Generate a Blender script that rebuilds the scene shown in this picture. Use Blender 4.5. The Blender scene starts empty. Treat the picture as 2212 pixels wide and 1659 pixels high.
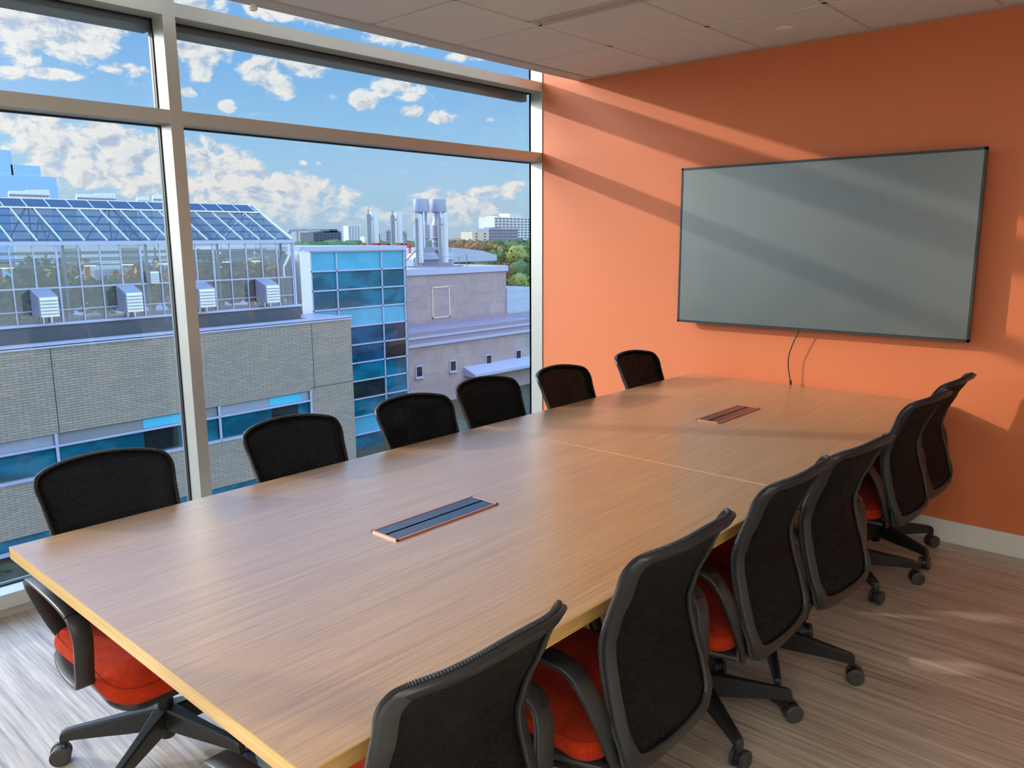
import bpy, bmesh, math, random
from mathutils import Vector, Matrix, noise as mnoise
random.seed(7)
PI = math.pi
scene = bpy.context.scene
COL = scene.collection

# ------------------------------------------------------------------ camera
W, H, F = 2212, 1659, 1712.27
yaw, pitch, roll = -0.734, -0.1812, -0.0071
CAM = Vector((3.7844, -4.5414, 1.6098))
fwd = Vector((math.sin(yaw)*math.cos(pitch), math.cos(yaw)*math.cos(pitch), math.sin(pitch)))
rt = Vector((math.cos(yaw), -math.sin(yaw), 0)); up = rt.cross(fwd)
c_, s_ = math.cos(roll), math.sin(roll)
rt, up = c_*rt + s_*up, -s_*rt + c_*up
cam_d = bpy.data.cameras.new('camera'); cam = bpy.data.objects.new('camera', cam_d); COL.objects.link(cam)
M = Matrix((rt, up, -fwd)).transposed().to_4x4(); M.translation = CAM
cam.matrix_world = M
cam_d.sensor_width = 36; cam_d.lens = 36*F/W; cam_d.clip_start = 0.02; cam_d.clip_end = 5000
scene.camera = cam

def ray(u, v):
    return fwd + rt*((u-1106)/F) - up*((v-829.5)/F)
def at(u, v, ax, val):
    d = ray(u, v); t = (val-CAM[ax])/d[ax]; return CAM + d*t

# ------------------------------------------------------------------ helpers
def srgb(r, g, b):
    f = lambda c: (c/255/12.92) if c/255 <= .04045 else ((c/255+.055)/1.055)**2.4
    return (f(r), f(g), f(b), 1)

class MB:
    def __init__(s): s.v = []; s.f = []; s.uv = {}
    def add(s, vs, fs):
        n = len(s.v); s.v += [tuple(x) for x in vs]; s.f += [tuple(i+n for i in f) for f in fs]; return n
    def box(s, x0, x1, y0, y1, z0, z1):
        s.add([(x0,y0,z0),(x1,y0,z0),(x1,y1,z0),(x0,y1,z0),(x0,y0,z1),(x1,y0,z1),(x1,y1,z1),(x0,y1,z1)],
              [(0,3,2,1),(4,5,6,7),(0,1,5,4),(1,2,6,5),(2,3,7,6),(3,0,4,7)])
    def bar(s, a, b, w, h=None, upv=(0,0,1)):
        a = Vector(a); b = Vector(b); h = h or w
        d = (b-a).normalized(); u = Vector(upv)
        if abs(d.dot(u)) > .99: u = Vector((1,0,0))
        x = d.cross(u).normalized(); y = x.cross(d).normalized()
        vs = []
        for p in (a, b):
            for i, j in ((-1,-1),(1,-1),(1,1),(-1,1)): vs.append(p + x*(i*w/2) + y*(j*h/2))
        s.add(vs, [(0,1,2,3),(4,7,6,5),(0,4,5,1),(1,5,6,2),(2,6,7,3),(3,7,4,0)])
    def loft(s, rings, caps=True, close=True):
        n = len(rings[0]); base = s.add([p for r in rings for p in r], [])
        for i in range(len(rings)-1):
            for j in range(n if close else n-1):
                a = base+i*n+j; b = base+i*n+(j+1)%n
                s.f.append((a, b, b+n, a+n))
        if caps:
            s.f.append(tuple(base+j for j in range(n))[::-1]); m = base+(len(rings)-1)*n
            s.f.append(tuple(m+j for j in range(n)))
    def cyl(s, a, b, r0, r1=None, n=20):
        a = Vector(a); b = Vector(b); r1 = r0 if r1 is None else r1
        d = (b-a).normalized(); u = Vector((0,0,1)) if abs(d.z) < .9 else Vector((1,0,0))
        x = d.cross(u).normalized(); y = x.cross(d)
        s.loft([[p + x*(r*math.cos(2*PI*k/n)) + y*(r*math.sin(2*PI*k/n)) for k in range(n)] for p, r in ((a,r0),(b,r1))])
    def lathe(s, prof, n=28, c=(0,0,0), axis='z'):
        rings = []
        for r, z in prof:
            ring = []
            for k in range(n):
                a = 2*PI*k/n; p = (r*math.cos(a), r*math.sin(a), z)
                if axis == 'y': p = (p[0], p[2], -p[1])
                if axis == 'x': p = (p[2], p[0], p[1])
                ring.append((p[0]+c[0], p[1]+c[1], p[2]+c[2]))
            rings.append(ring)
        s.loft(rings)
    def tube(s, pts, r, n=8, closed=False):
        pts = [Vector(p) for p in pts]; N = len(pts); rings = []; prev = None
        for i in range(N):
            if closed: t = (pts[(i+1)%N]-pts[i-1]).normalized()
            else: t = (pts[min(i+1,N-1)]-pts[max(i-1,0)]).normalized()
            if prev is None:
                u = Vector((0,0,1)) if abs(t.z) < .9 else Vector((1,0,0)); x = t.cross(u).normalized()
            else: x = (prev - t*prev.dot(t)).normalized()
            prev = x; y = t.cross(x)
            rr = r(i) if callable(r) else r
            rings.append([pts[i] + x*(rr*math.cos(2*PI*k/n)) + y*(rr*math.sin(2*PI*k/n)) for k in range(n)])
        if closed: rings.append(rings[0]); s.loft(rings, caps=False)
        else: s.loft(rings)
    def strap(s, pts, side, w, h, rnd=.35, wf=None):
        """rounded rectangular section swept along pts, its width along 'side'."""
        pts = [Vector(p) for p in pts]; side = Vector(side).normalized(); N = len(pts); rings = []
        for i in range(N):
            t = (pts[min(i+1,N-1)]-pts[max(i-1,0)]).normalized()
            x = (side - t*side.dot(t)).normalized(); y = t.cross(x)
            ww = (wf(i/(N-1)) if wf else w)/2; hh = h/2; q = hh*rnd
            sec = [(-ww,-hh+q),(-ww+q,-hh),(ww-q,-hh),(ww,-hh+q),(ww,hh-q),(ww-q,hh),(-ww+q,hh),(-ww,hh-q)]
            rings.append([pts[i]+x*a+y*b for a, b in sec])
        s.loft(rings)
    def build(s, name, mat, parent=None, smooth=False, bevel=0, seg=2):
        me = bpy.data.meshes.new(name); me.from_pydata(s.v, [], s.f); me.validate()
        if mat:
            for m_ in (mat if isinstance(mat, (list, tuple)) else [mat]): me.materials.append(m_)
        bm = bmesh.new(); bm.from_mesh(me); bmesh.ops.recalc_face_normals(bm, faces=bm.faces)
        bm.to_mesh(me); bm.free()
        o = bpy.data.objects.new(name, me); COL.objects.link(o)
        if smooth:
            for p in me.polygons: p.use_smooth = True
            me.set_sharp_from_angle(angle=math.radians(smooth if smooth is not True else 40))
        if bevel:
            b = o.modifiers.new('bevel', 'BEVEL'); b.width = bevel; b.segments = seg; b.limit_method = 'ANGLE'
        if parent: o.parent = parent
        return o

def tag(o, label=None, cat=None, group=None, kind=None):
    if label: o['label'] = label
    if cat: o['category'] = cat
    if group: o['group'] = group
    if kind: o['kind'] = kind
    return o
def empty(name, loc=(0,0,0), rz=0):
    o = bpy.data.objects.new(name, None); COL.objects.link(o); o.location = loc; o.rotation_euler = (0,0,rz)
    o.empty_display_size = .1; return o
def structure(o): o['kind'] = 'structure'; return o
def copy_tree(o, parent=None):
    c = o.copy(); COL.objects.link(c)
    if parent: c.parent = parent
    for ch in list(o.children): copy_tree(ch, c)
    return c
def catmull(pts, k=6, closed=False):
    pts = [Vector(p) for p in pts]; N = len(pts); out = []
    rng = N if closed else N-1
    for i in range(rng):
        p0 = pts[(i-1)%N] if closed or i > 0 else pts[0]*2-pts[1]
        p1 = pts[i]; p2 = pts[(i+1)%N]
        p3 = pts[(i+2)%N] if closed or i+2 < N else pts[-1]*2-pts[-2]
        for j in range(k):
            t = j/k
            out.append(.5*((2*p1)+(-p0+p2)*t+(2*p0-5*p1+4*p2-p3)*t*t+(-p0+3*p1-3*p2+p3)*t**3))
    if not closed: out.append(pts[-1])
    return out
def interp(x, tab):
    if x <= tab[0][0]: return tab[0][1]
    for (a, b), (c, d) in zip(tab, tab[1:]):
        if x <= c:
            t = (x-a)/(c-a); t = t*t*(3-2*t)*.3 + t*.7; return b+(d-b)*t
    return tab[-1][1]

# ------------------------------------------------------------------ materials
class NT:
    def __init__(s, nt): s.nt = nt
    def n(s, typ, **kw):
        nd = s.nt.nodes.new(typ)
        for k, v in kw.items(): setattr(nd, k, v)
        return nd
    def l(s, a, b): s.nt.links.new(a, b)
    def inp(s, sock, v):
        if isinstance(v, bpy.types.NodeSocket): s.l(v, sock)
        else: sock.default_value = v
    def math(s, op, a, b=0, c=None, clamp=False):
        nd = s.n('ShaderNodeMath', operation=op); nd.use_clamp = clamp
        s.inp(nd.inputs[0], a); s.inp(nd.inputs[1], b)
        if c is not None: s.inp(nd.inputs[2], c)
        return nd.outputs[0]
    def mix(s, f, a, b, blend='MIX'):
        nd = s.n('ShaderNodeMix', data_type='RGBA', blend_type=blend)
        s.inp(nd.inputs[0], f); s.inp(nd.inputs[6], a); s.inp(nd.inputs[7], b); return nd.outputs[2]
    def map(s, v, a, b, c=0, d=1, smooth=False):
        nd = s.n('ShaderNodeMapRange'); nd.clamp = True
        if smooth: nd.interpolation_type = 'SMOOTHSTEP'
        s.inp(nd.inputs[0], v)
        for i, q in enumerate((a, b, c, d)): s.inp(nd.inputs[i+1], q)
        return nd.outputs[0]
    def noise(s, vec, scale, detail=4, rough=.55, dist=0):
        nd = s.n('ShaderNodeTexNoise'); s.l(vec, nd.inputs['Vector'])
        nd.inputs['Scale'].default_value = scale; nd.inputs['Detail'].default_value = detail
        nd.inputs['Roughness'].default_value = rough; nd.inputs['Distortion'].default_value = dist
        return nd.outputs['Fac']
    def vscale(s, vec, sc, off=(0,0,0)):
        nd = s.n('ShaderNodeMapping'); s.l(vec, nd.inputs['Vector']); nd.inputs['Scale'].default_value = sc
        nd.inputs['Location'].default_value = off; return nd.outputs[0]

def new_mat(name):
    m = bpy.data.materials.new(name); m.use_nodes = True
    nt = NT(m.node_tree); b = m.node_tree.nodes['Principled BSDF']; return m, nt, b
def pbr(name, col, rough=.5, metal=0, spec=.5, bump=None, var=0, coat=0, sheen=0):
    m, nt, b = new_mat(name)
    b.inputs['Base Color'].default_value = col; b.inputs['Roughness'].default_value = rough
    b.inputs['Metallic'].default_value = metal; b.inputs['Specular IOR Level'].default_value = spec
    b.inputs['Coat Weight'].default_value = coat; b.inputs['Sheen Weight'].default_value = sheen
    if var or bump:
        g = nt.n('ShaderNodeTexCoord').outputs['Object']
    if var:
        n = nt.noise(g, 3 if var < 1 else 1, 6); v = min(var, .9)
        f = nt.map(n, .3, .7)
        c2 = tuple(min(1, c*(1-v)) for c in col[:3])+(1,); c3 = tuple(min(1, c*(1+v)) for c in col[:3])+(1,)
        nt.l(nt.mix(f, c2, c3), b.inputs['Base Color'])
    if bump:
        n = nt.noise(g, bump[0], 3); bp = nt.n('ShaderNodeBump'); bp.inputs['Strength'].default_value = bump[1]
        bp.inputs['Distance'].default_value = bump[2] if len(bump) > 2 else .002
        nt.l(n, bp.inputs['Height']); nt.l(bp.outputs[0], b.inputs['Normal'])
    return m

def mat_wood(name, c1, c2, c3, rough, long_axis='y', scale=1, bump=.05, spec=.5, coat=0):
    """fine straight grain running along one world axis"""
    m, nt, b = new_mat(name)
    g = nt.n('ShaderNodeNewGeometry').outputs['Position']
    S = {'y': lambda a, l: (a, l, a), 'x': lambda a, l: (l, a, a), 'z': lambda a, l: (a, a, l)}[long_axis]
    n1 = nt.noise(nt.vscale(g, S(170*scale, 3.2*scale)), 1, 5, .62)
    n2 = nt.noise(nt.vscale(g, S(38*scale, .9*scale)), 1, 4, .6)
    n3 = nt.noise(nt.vscale(g, S(430*scale, 9*scale)), 1, 3, .7)
    f = nt.math('ADD', nt.math('MULTIPLY', n1, .52), nt.math('MULTIPLY', n2, .18))
    f = nt.math('ADD', f, nt.math('MULTIPLY', n3, .3))
    cr = nt.n('ShaderNodeValToRGB'); nt.l(f, cr.inputs[0]); e = cr.color_ramp.elements
    e[0].position = .36; e[0].color = c1; e[1].position = .64; e[1].color = c3
    k = cr.color_ramp.elements.new(.49); k.color = c2
    nt.l(cr.outputs[0], b.inputs['Base Color']); b.inputs['Roughness'].default_value = rough
    b.inputs['Specular IOR Level'].default_value = spec
    b.inputs['Coat Weight'].default_value = coat; b.inputs['Coat Roughness'].default_value = .3
    bp = nt.n('ShaderNodeBump'); bp.inputs['Strength'].default_value = bump; bp.inputs['Distance'].default_value = .0006
    nt.l(n1, bp.inputs['Height']); nt.l(bp.outputs[0], b.inputs['Normal'])
    return m

MT = {}
MT['paint'] = pbr('orange_paint', srgb(222, 124, 76), .55, bump=(320, .12, .0006), spec=.6)
MT['ceiling'] = pbr('ceiling_tile', srgb(222, 226, 228), .9, bump=(260, .35, .0008), spec=.2)
MT['grid'] = pbr('ceiling_grid_white', srgb(198, 198, 196), .5)
MT['slot'] = pbr('slot_diffuser', srgb(190, 170, 168), .4)
MT['white'] = pbr('white_paint', srgb(240, 243, 240), .5, bump=(90, .05))
MT['wallw'] = pbr('pale_wall_paint', srgb(240, 236, 228), .8)
MT['alu'] = pbr('painted_aluminium', srgb(206, 209, 203), .34, metal=.42, bump=(60, .03), spec=.8)
MT['gasket'] = pbr('black_gasket', srgb(18, 18, 22), .5)
MT['alu_out'] = pbr('weathered_aluminium', srgb(120, 132, 140), .5, metal=.3)
MT['plastic'] = pbr('charcoal_plastic', srgb(34, 37, 39), .42, bump=(700, .12, .0004))
MT['plastic2'] = pbr('black_plastic', srgb(21, 23, 25), .38)
MT['rubber'] = pbr('castor_rubber', srgb(58, 58, 58), .55)
MT['chrome'] = pbr('chrome', srgb(190, 190, 190), .15, metal=1)
MT['bezel'] = pbr('grey_bezel', srgb(70, 74, 76), .35, metal=.5)
MT['pink_reflect'] = pbr('alu_wall_reflection', srgb(226, 150, 130), .28, metal=.75)  # aluminium frame, the orange wall's reflection put into its pink colour
MT['lid'] = pbr('dark_glossy_lid', srgb(34, 36, 40), .22, spec=.7)
MT['black'] = pbr('black_gap', srgb(6, 6, 8), .6)
MT['cable'] = pbr('black_cable', srgb(24, 16, 14), .5)
MT['table'] = mat_wood('oak_laminate', srgb(150, 113, 75), srgb(178, 140, 96), srgb(199, 162, 117), .33, 'y', 1, .08, 1.0, .6)
MT['edge'] = mat_wood('oak_edge_band', srgb(170, 130, 72), srgb(196, 156, 92), srgb(214, 178, 112), .4, 'y', 1)
MT['edgex'] = mat_wood('oak_edge_band_end', srgb(180, 142, 84), srgb(204, 168, 104), srgb(222, 190, 126), .4, 'x', 1)
MT['panel'] = mat_wood('oak_base_panel', srgb(160, 118, 66), srgb(188, 146, 88), srgb(204, 164, 104), .5, 'z', 1)

def mat_floor():
    m, nt, b = new_mat('streaked_vinyl_floor')
    g = nt.n('ShaderNodeNewGeometry').outputs['Position']
    n1 = nt.noise(nt.vscale(g, (2.2, 62, 1)), 1, 6, .66, .25)
    n2 = nt.noise(nt.vscale(g, (.7, 16, 1)), 1, 4, .6, .4)
    n3 = nt.noise(nt.vscale(g, (5, 200, 1)), 1, 3, .7)
    f = nt.math('ADD', nt.math('MULTIPLY', n1, .5), nt.math('MULTIPLY', n2, .32)); f = nt.math('ADD', f, nt.math('MULTIPLY', n3, .18))
    cr = nt.n('ShaderNodeValToRGB'); nt.l(f, cr.inputs[0]); e = cr.color_ramp.elements
    e[0].position = .35; e[0].color = srgb(118, 104, 92); e[1].position = .66; e[1].color = srgb(230, 222, 206)
    k = cr.color_ramp.elements.new(.44); k.color = srgb(170, 156, 140)
    k = cr.color_ramp.elements.new(.54); k.color = srgb(204, 192, 176)
    nt.l(cr.outputs[0], b.inputs['Base Color']); b.inputs['Roughness'].default_value = .38
    b.inputs['Specular IOR Level'].default_value = .9
    bp = nt.n('ShaderNodeBump'); bp.inputs['Strength'].default_value = .12; bp.inputs['Distance'].default_value = .0008
    nt.l(n3, bp.inputs['Height']); nt.l(bp.outputs[0], b.inputs['Normal'])
    return m
MT['floor'] = mat_floor()

def mat_screen():
    m, nt, b = new_mat('matte_screen')
    g = nt.n('ShaderNodeNewGeometry').outputs['Position']
    n = nt.noise(g, 2.2, 3)
    b.inputs['Base Color'].default_value = srgb(62, 76, 72); b.inputs['IOR'].default_value = 1.95
    nt.l(nt.map(n, .3, .7, .27, .33), b.inputs['Roughness']); b.inputs['Specular IOR Level'].default_value = 1
    return m
MT['screen'] = mat_screen()

def mat_fabric():
    m, nt, b = new_mat('burnt_orange_fabric')
    g = nt.n('ShaderNodeTexCoord').outputs['Object']
    n = nt.noise(g, 420, 2, .6); n2 = nt.noise(g, 30, 3)
    f = nt.math('ADD', nt.math('MULTIPLY', n, .7), nt.math('MULTIPLY', n2, .3))
    nt.l(nt.mix(nt.map(f, .35, .65), srgb(142, 35, 12), srgb(192, 57, 24)), b.inputs['Base Color'])
    b.inputs['Roughness'].default_value = .95; b.inputs['Sheen Weight'].default_value = .06; b.inputs['Specular IOR Level'].default_value = .1
    bp = nt.n('ShaderNodeBump'); bp.inputs['Strength'].default_value = .4; bp.inputs['Distance'].default_value = .0008
    nt.l(n, bp.inputs['Height']); nt.l(bp.outputs[0], b.inputs['Normal'])
    return m
MT['fabric'] = mat_fabric()
MT['seam'] = pbr('seam_thread', srgb(110, 26, 10), .9)

def mat_mesh():
    m, nt, b = new_mat('black_woven_mesh')
    uv = nt.n('ShaderNodeTexCoord').outputs['Object']
    v = nt.n('ShaderNodeTexVoronoi'); v.inputs['Scale'].default_value = 420
    nt.l(nt.vscale(uv, (.15, 1, 1)), v.inputs['Vector'])
    f = nt.map(v.outputs['Distance'], .15, .5)
    nt.l(nt.mix(f, srgb(26, 28, 31), srgb(9, 10, 12)), b.inputs['Base Color'])
    b.inputs['Roughness'].default_value = .78; b.inputs['Specular IOR Level'].default_value = .25
    bp = nt.n('ShaderNodeBump'); bp.inputs['Strength'].default_value = .2; bp.inputs['Distance'].default_value = .0006; bp.invert = True
    nt.l(v.outputs['Distance'], bp.inputs['Height']); nt.l(bp.outputs[0], b.inputs['Normal'])
    tr = nt.n('ShaderNodeBsdfTransparent'); mx = nt.n('ShaderNodeMixShader')
    holes = nt.math('MULTIPLY', nt.math('GREATER_THAN', v.outputs['Distance'], .5), .18)
    nt.l(holes, mx.inputs[0]); nt.l(b.outputs[0], mx.inputs[1]); nt.l(tr.outputs[0], mx.inputs[2])
    nt.l(mx.outputs[0], m.node_tree.nodes['Material Output'].inputs[0])
    return m
MT['mesh'] = mat_mesh()
MT['roll'] = pbr('ribbed_mesh_edge', srgb(42, 45, 51), .6)

def mat_glass(name, tint, refl=1.0, rough=0, body=None, bodyf=0):
    m, nt, b = new_mat(name); out = m.node_tree.nodes['Material Output']
    tr = nt.n('ShaderNodeBsdfTransparent'); tr.inputs[0].default_value = tint
    gl = nt.n('ShaderNodeBsdfGlossy'); gl.inputs['Roughness'].default_value = rough
    fr = nt.n('ShaderNodeFresnel'); fr.inputs[0].default_value = 1.5
    # the far side of a thin pane must not turn into total internal reflection
    lw = nt.n('ShaderNodeLayerWeight'); lw.inputs[0].default_value = .5
    f5 = nt.math('POWER', lw.outputs['Facing'], 5)
    f = nt.math('MULTIPLY', nt.math('ADD', nt.math('MULTIPLY', f5, .96), .045), refl, clamp=True)
    mx = nt.n('ShaderNodeMixShader'); nt.l(f, mx.inputs[0]); nt.l(tr.outputs[0], mx.inputs[1]); nt.l(gl.outputs[0], mx.inputs[2])
    res = mx.outputs[0]
    if body:
        df = nt.n('ShaderNodeBsdfDiffuse'); df.inputs[0].default_value = body
        m2 = nt.n('ShaderNodeMixShader'); m2.inputs[0].default_value = bodyf
        nt.l(res, m2.inputs[1]); nt.l(df.outputs[0], m2.inputs[2]); res = m2.outputs[0]
    nt.l(res, out.inputs[0]); return m
MT['glass'] = mat_glass('window_glass', (.93, .965, .985, 1), .75)
MT['ghglass'] = mat_glass('greenhouse_glass', (.80, .88, .90, 1), 1.6, .02, srgb(150, 175, 190), .06)
MT['ghroof'] = mat_glass('greenhouse_roof_glass', (.55, .61, .67, 1), .8, .03, srgb(84, 102, 122), .16)

def mat_facade_glass(name, col, rough=.08, var=.5):
    m, nt, b = new_mat(name); g = nt.n('ShaderNodeNewGeometry').outputs['Position']
    n = nt.noise(nt.vscale(g, (1, .5, .9)), 1.1, 3, .5, .6)
    c2 = tuple(c*(1-var) for c in col[:3])+(1,)
    nt.l(nt.mix(nt.map(n, .42, .58), c2, col), b.inputs['Base Color'])
    b.inputs['Roughness'].default_value = rough; b.inputs['Specular IOR Level'].default_value = .22
    return m
MT['teal'] = mat_facade_glass('dark_teal_glass', srgb(12, 104, 136))
MT['navy'] = mat_facade_glass('navy_glass', srgb(12, 74, 116), var=.6)
MT['spandrel'] = mat_facade_glass('pale_blue_spandrel', srgb(74, 160, 196), .2, .12)
MT['cyan'] = mat_facade_glass('bright_cyan_panel', srgb(76, 178, 212), .2, .1)
MT['dark'] = mat_facade_glass('dark_interior_glass', srgb(34, 46, 54), .1, .5)
MT['roofcap'] = pbr('pale_metal_coping', srgb(158, 172, 202), .45, metal=.2)
MT['metal_l'] = pbr('light_metal_panel', srgb(206, 214, 222), .35, metal=.5)
MT['metal_g'] = pbr('grey_duct_metal', srgb(136, 150, 172), .42, metal=.25, var=.05)
MT['darkgrey'] = pbr('dark_grey_panel', srgb(70, 82, 94), .6, var=.1)
MT['fascia'] = pbr('mauve_grey_fascia', srgb(128, 128, 150), .6, var=.08)
MT['rust'] = pbr('roof_rust_membrane', srgb(112, 78, 66), .9, var=.2)
MT['redsteel'] = pbr('red_steel', srgb(200, 70, 60), .6)
MT['leaf'] = pbr('leaf_green', srgb(84, 120, 58), .7, var=.35)
MT['leaf2'] = pbr('leaf_olive', srgb(128, 128, 58), .7, var=.35)
MT['leaf3'] = pbr('leaf_amber', srgb(176, 128, 62), .7, var=.4)
MT['tree'] = pbr('tree_crown_green', srgb(62, 96, 54), .9, var=.4, bump=(2.5, 1, .4))
MT['tree2'] = pbr('tree_crown_olive', srgb(122, 138, 66), .9, var=.35, bump=(2.5, 1, .4))
MT['tree3'] = pbr('tree_crown_rust', srgb(120, 92, 60), .9, var=.35, bump=(2.5, 1, .4))
MT['bark'] = pbr('bark', srgb(80, 62, 48), .9)
MT['soil'] = pbr('planted_ground', srgb(48, 60, 46), .95, var=.5)
MT['haze_blue'] = pbr('far_blue_haze', srgb(140, 186, 236), .5, var=.05)  # distance haze put into the base colour as pale blue
MT['terra'] = pbr('terracotta_wall', srgb(232, 138, 92), .8, var=.15)

def mat_blocks(name, c1, c2, mortar, bw, bh, msz, bump=.3, patch=.25):
    """coursed masonry on a vertical face: u runs along world y (or x), v is height"""
    m, nt, b = new_mat(name); g = nt.n('ShaderNodeNewGeometry').outputs['Position']
    sp = nt.n('ShaderNodeSeparateXYZ'); nt.l(g, sp.inputs[0]); cb = nt.n('ShaderNodeCombineXYZ')
    nt.l(nt.math('ADD', sp.outputs[1], sp.outputs[0]), cb.inputs[0]); nt.l(sp.outputs[2], cb.inputs[1])
    br = nt.n('ShaderNodeTexBrick'); nt.l(cb.outputs[0], br.inputs['Vector'])
    br.inputs['Scale'].default_value = 1; br.inputs['Brick Width'].default_value = bw; br.inputs['Row Height'].default_value = bh
    br.inputs['Mortar Size'].default_value = msz; br.inputs['Color1'].default_value = c1; br.inputs['Color2'].default_value = c2
    br.inputs['Mortar'].default_value = mortar
    n = nt.noise(g, .8, 6, .65, .8)
    c = nt.mix(nt.map(n, .3, .7, 0, patch), br.outputs['Color'], tuple(x*.6 for x in c1[:3])+(1,))
    nt.l(c, b.inputs['Base Color']); b.inputs['Roughness'].default_value = .85
    bp = nt.n('ShaderNodeBump'); bp.inputs['Strength'].default_value = bump; bp.inputs['Distance'].default_value = .02; bp.invert = True
    nt.l(br.outputs['Fac'], bp.inputs['Height']); nt.l(bp.outputs[0], b.inputs['Normal'])
    return m
MT['brick'] = mat_blocks('pale_buff_brick', srgb(150, 147, 136), srgb(138, 135, 126), srgb(104, 105, 102), .40, .10, .012, .5, .12)
MT['stone'] = mat_blocks('grey_stone_cladding', srgb(164, 156, 158), srgb(150, 144, 148), srgb(132, 126, 130), 1.5, .85, .014, .15, .75)
MT['ribmetal'] = mat_blocks('ribbed_metal', srgb(170, 190, 206), srgb(160, 182, 200), srgb(120, 140, 160), 40, .12, .02, .6, .05)
MT['fl_white'] = mat_blocks('pale_tower_cladding', srgb(198, 206, 206), srgb(190, 198, 200), srgb(196, 204, 206), 4, 3, .02, .1, .05)
MT['fl_beige'] = pbr('beige_block', srgb(196, 188, 168), .8, var=.06)
MT['fl_brown'] = pbr('brown_block', srgb(150, 120, 104), .8, var=.08)
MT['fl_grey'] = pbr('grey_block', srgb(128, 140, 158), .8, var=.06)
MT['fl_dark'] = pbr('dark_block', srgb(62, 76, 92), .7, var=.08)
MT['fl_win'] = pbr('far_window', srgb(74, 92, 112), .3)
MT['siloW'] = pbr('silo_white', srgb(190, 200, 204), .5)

# ================================================================== ROOM
LAMP = 15.5  # emission strength of the added fill panels
XR, YN, ZC = 5.25, -9.6, 2.667
m = MB(); m.box(-.10, XR, YN, 0.02, -.12, 0); structure(m.build('floor', MT['floor']))
m = MB(); m.box(-.118, XR+.15, 0, .15, -.12, 3.3); structure(m.build('wall_far', MT['paint']))
m = MB(); m.box(-.30, XR+.15, YN-.15, YN, -.12, 3.3); structure(m.build('wall_near', MT['wallw']))
m = MB(); m.box(XR, XR+.15, YN, 0, -.12, 3.3); structure(m.build('wall_right', MT['wallw']))
m = MB(); m.box(.1, XR, -.014, 0, 0, .118); structure(m.build('baseboard_far', MT['white'], bevel=.002))
# structural slab above, bulkhead closing the ceiling void
m = MB(); m.box(-.30, XR+.15, YN-.15, .15, 3.3, 3.5); structure(m.build('ceiling_slab', MT['wallw']))

# suspended ceiling
CE = .308
ceil = structure(empty('ceiling'))
xs = [.44, 1.035, 1.64, 2.24, 2.84, 3.44, 4.04, 4.64, 5.24]
ys = [-.045, -.65, -1.255, -1.86, -2.465, -3.07, -3.675, -4.28, -4.885, -5.49, -6.095, -6.70, -7.305, -7.91, -8.515, -9.12, YN]
m = MB(); g_ = .011
FILL_TILES = [(i, j) for i in (3, 5, 7) for j in (8, 10, 12)]   # glowing fill tiles added behind the camera to brighten the room
for i in range(len(xs)-1):
    for j in range(len(ys)-1):
        y1 = ys[j]; y0 = ys[j+1]
        if j == 2 and i >= 1: y1 = -1.36   # room for the linear slot
        if (i, j) in FILL_TILES: continue
        m.box(xs[i]+g_, xs[i+1]-g_, y0+g_, y1-g_, ZC+.002, ZC+.02)
structure(m.build('ceiling_tiles', MT['ceiling'], ceil, bevel=.003))
m = MB()
for x in xs[:-1]: m.box(x-.012, x+.012, YN, 0, ZC+.006, ZC+.03)
for y in ys[:-1]: m.box(.44, XR, y-.012, y+.012, ZC+.006, ZC+.03)
m.box(1.035, XR, -1.372, -1.348, ZC+.006, ZC+.03)
m.box(.44, XR, -.045, 0, ZC-.001, ZC+.03)
structure(m.build('ceiling_grid', MT['grid'], ceil))
m = MB(); m.box(CE, .425, YN, 0, ZC, ZC+.03); m.box(CE, CE+.02, YN, 0, ZC+.03, 3.3)
m.box(.429, .433, YN, 0, ZC+.001, ZC+.03)
structure(m.build('ceiling_edge_trim', MT['grid'], ceil))
m = MB(); m.box(.44, XR, YN, 0, ZC+.034, ZC+.05); structure(m.build('ceiling_backing', MT['black'], ceil))

t = empty('slot_light', (1.05, -1.30, ZC)); tag(t, 'long narrow recessed slot running along a ceiling grid line', 'ceiling light')
m = MB(); m.box(.0, XR-1.05, -.048, .038, .012, .03); m.build('diffuser', MT['slot'], t)
m = MB(); m.box(0, XR-1.05, -.052, -.046, .0, .03); m.box(0, XR-1.05, .036, .042, 0, .03); m.build('slot_frame', MT['grid'], t)

MT['fill_panel'] = bpy.data.materials.new('fill_panel_emission'); MT['fill_panel'].use_nodes = True
_n = MT['fill_panel'].node_tree.nodes; _e = _n.new('ShaderNodeEmission'); _e.inputs[0].default_value = (1, .96, .90, 1); _e.inputs[1].default_value = LAMP
MT['fill_panel'].node_tree.links.new(_e.outputs[0], _n['Material Output'].inputs[0])
for (i, j) in FILL_TILES:
    t = empty('ceiling_fill_panel', (xs[i], ys[j+1], ZC)); tag(t, 'added glowing fill panel in the ceiling grid behind the camera', 'ceiling light', 'added ceiling fill panels')
    m = MB(); m.box(.03, .57, .03, .57, .006, .02); m.build('diffuser', MT['fill_panel'], t)
    m = MB()
    for q in ((.011, .03, .011, .594), (.57, .594, .011, .594), (.03, .57, .011, .03), (.03, .57, .57, .594)): m.box(*q, .0, .02)
    m.build('fill_frame', MT['grid'], t)

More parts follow.
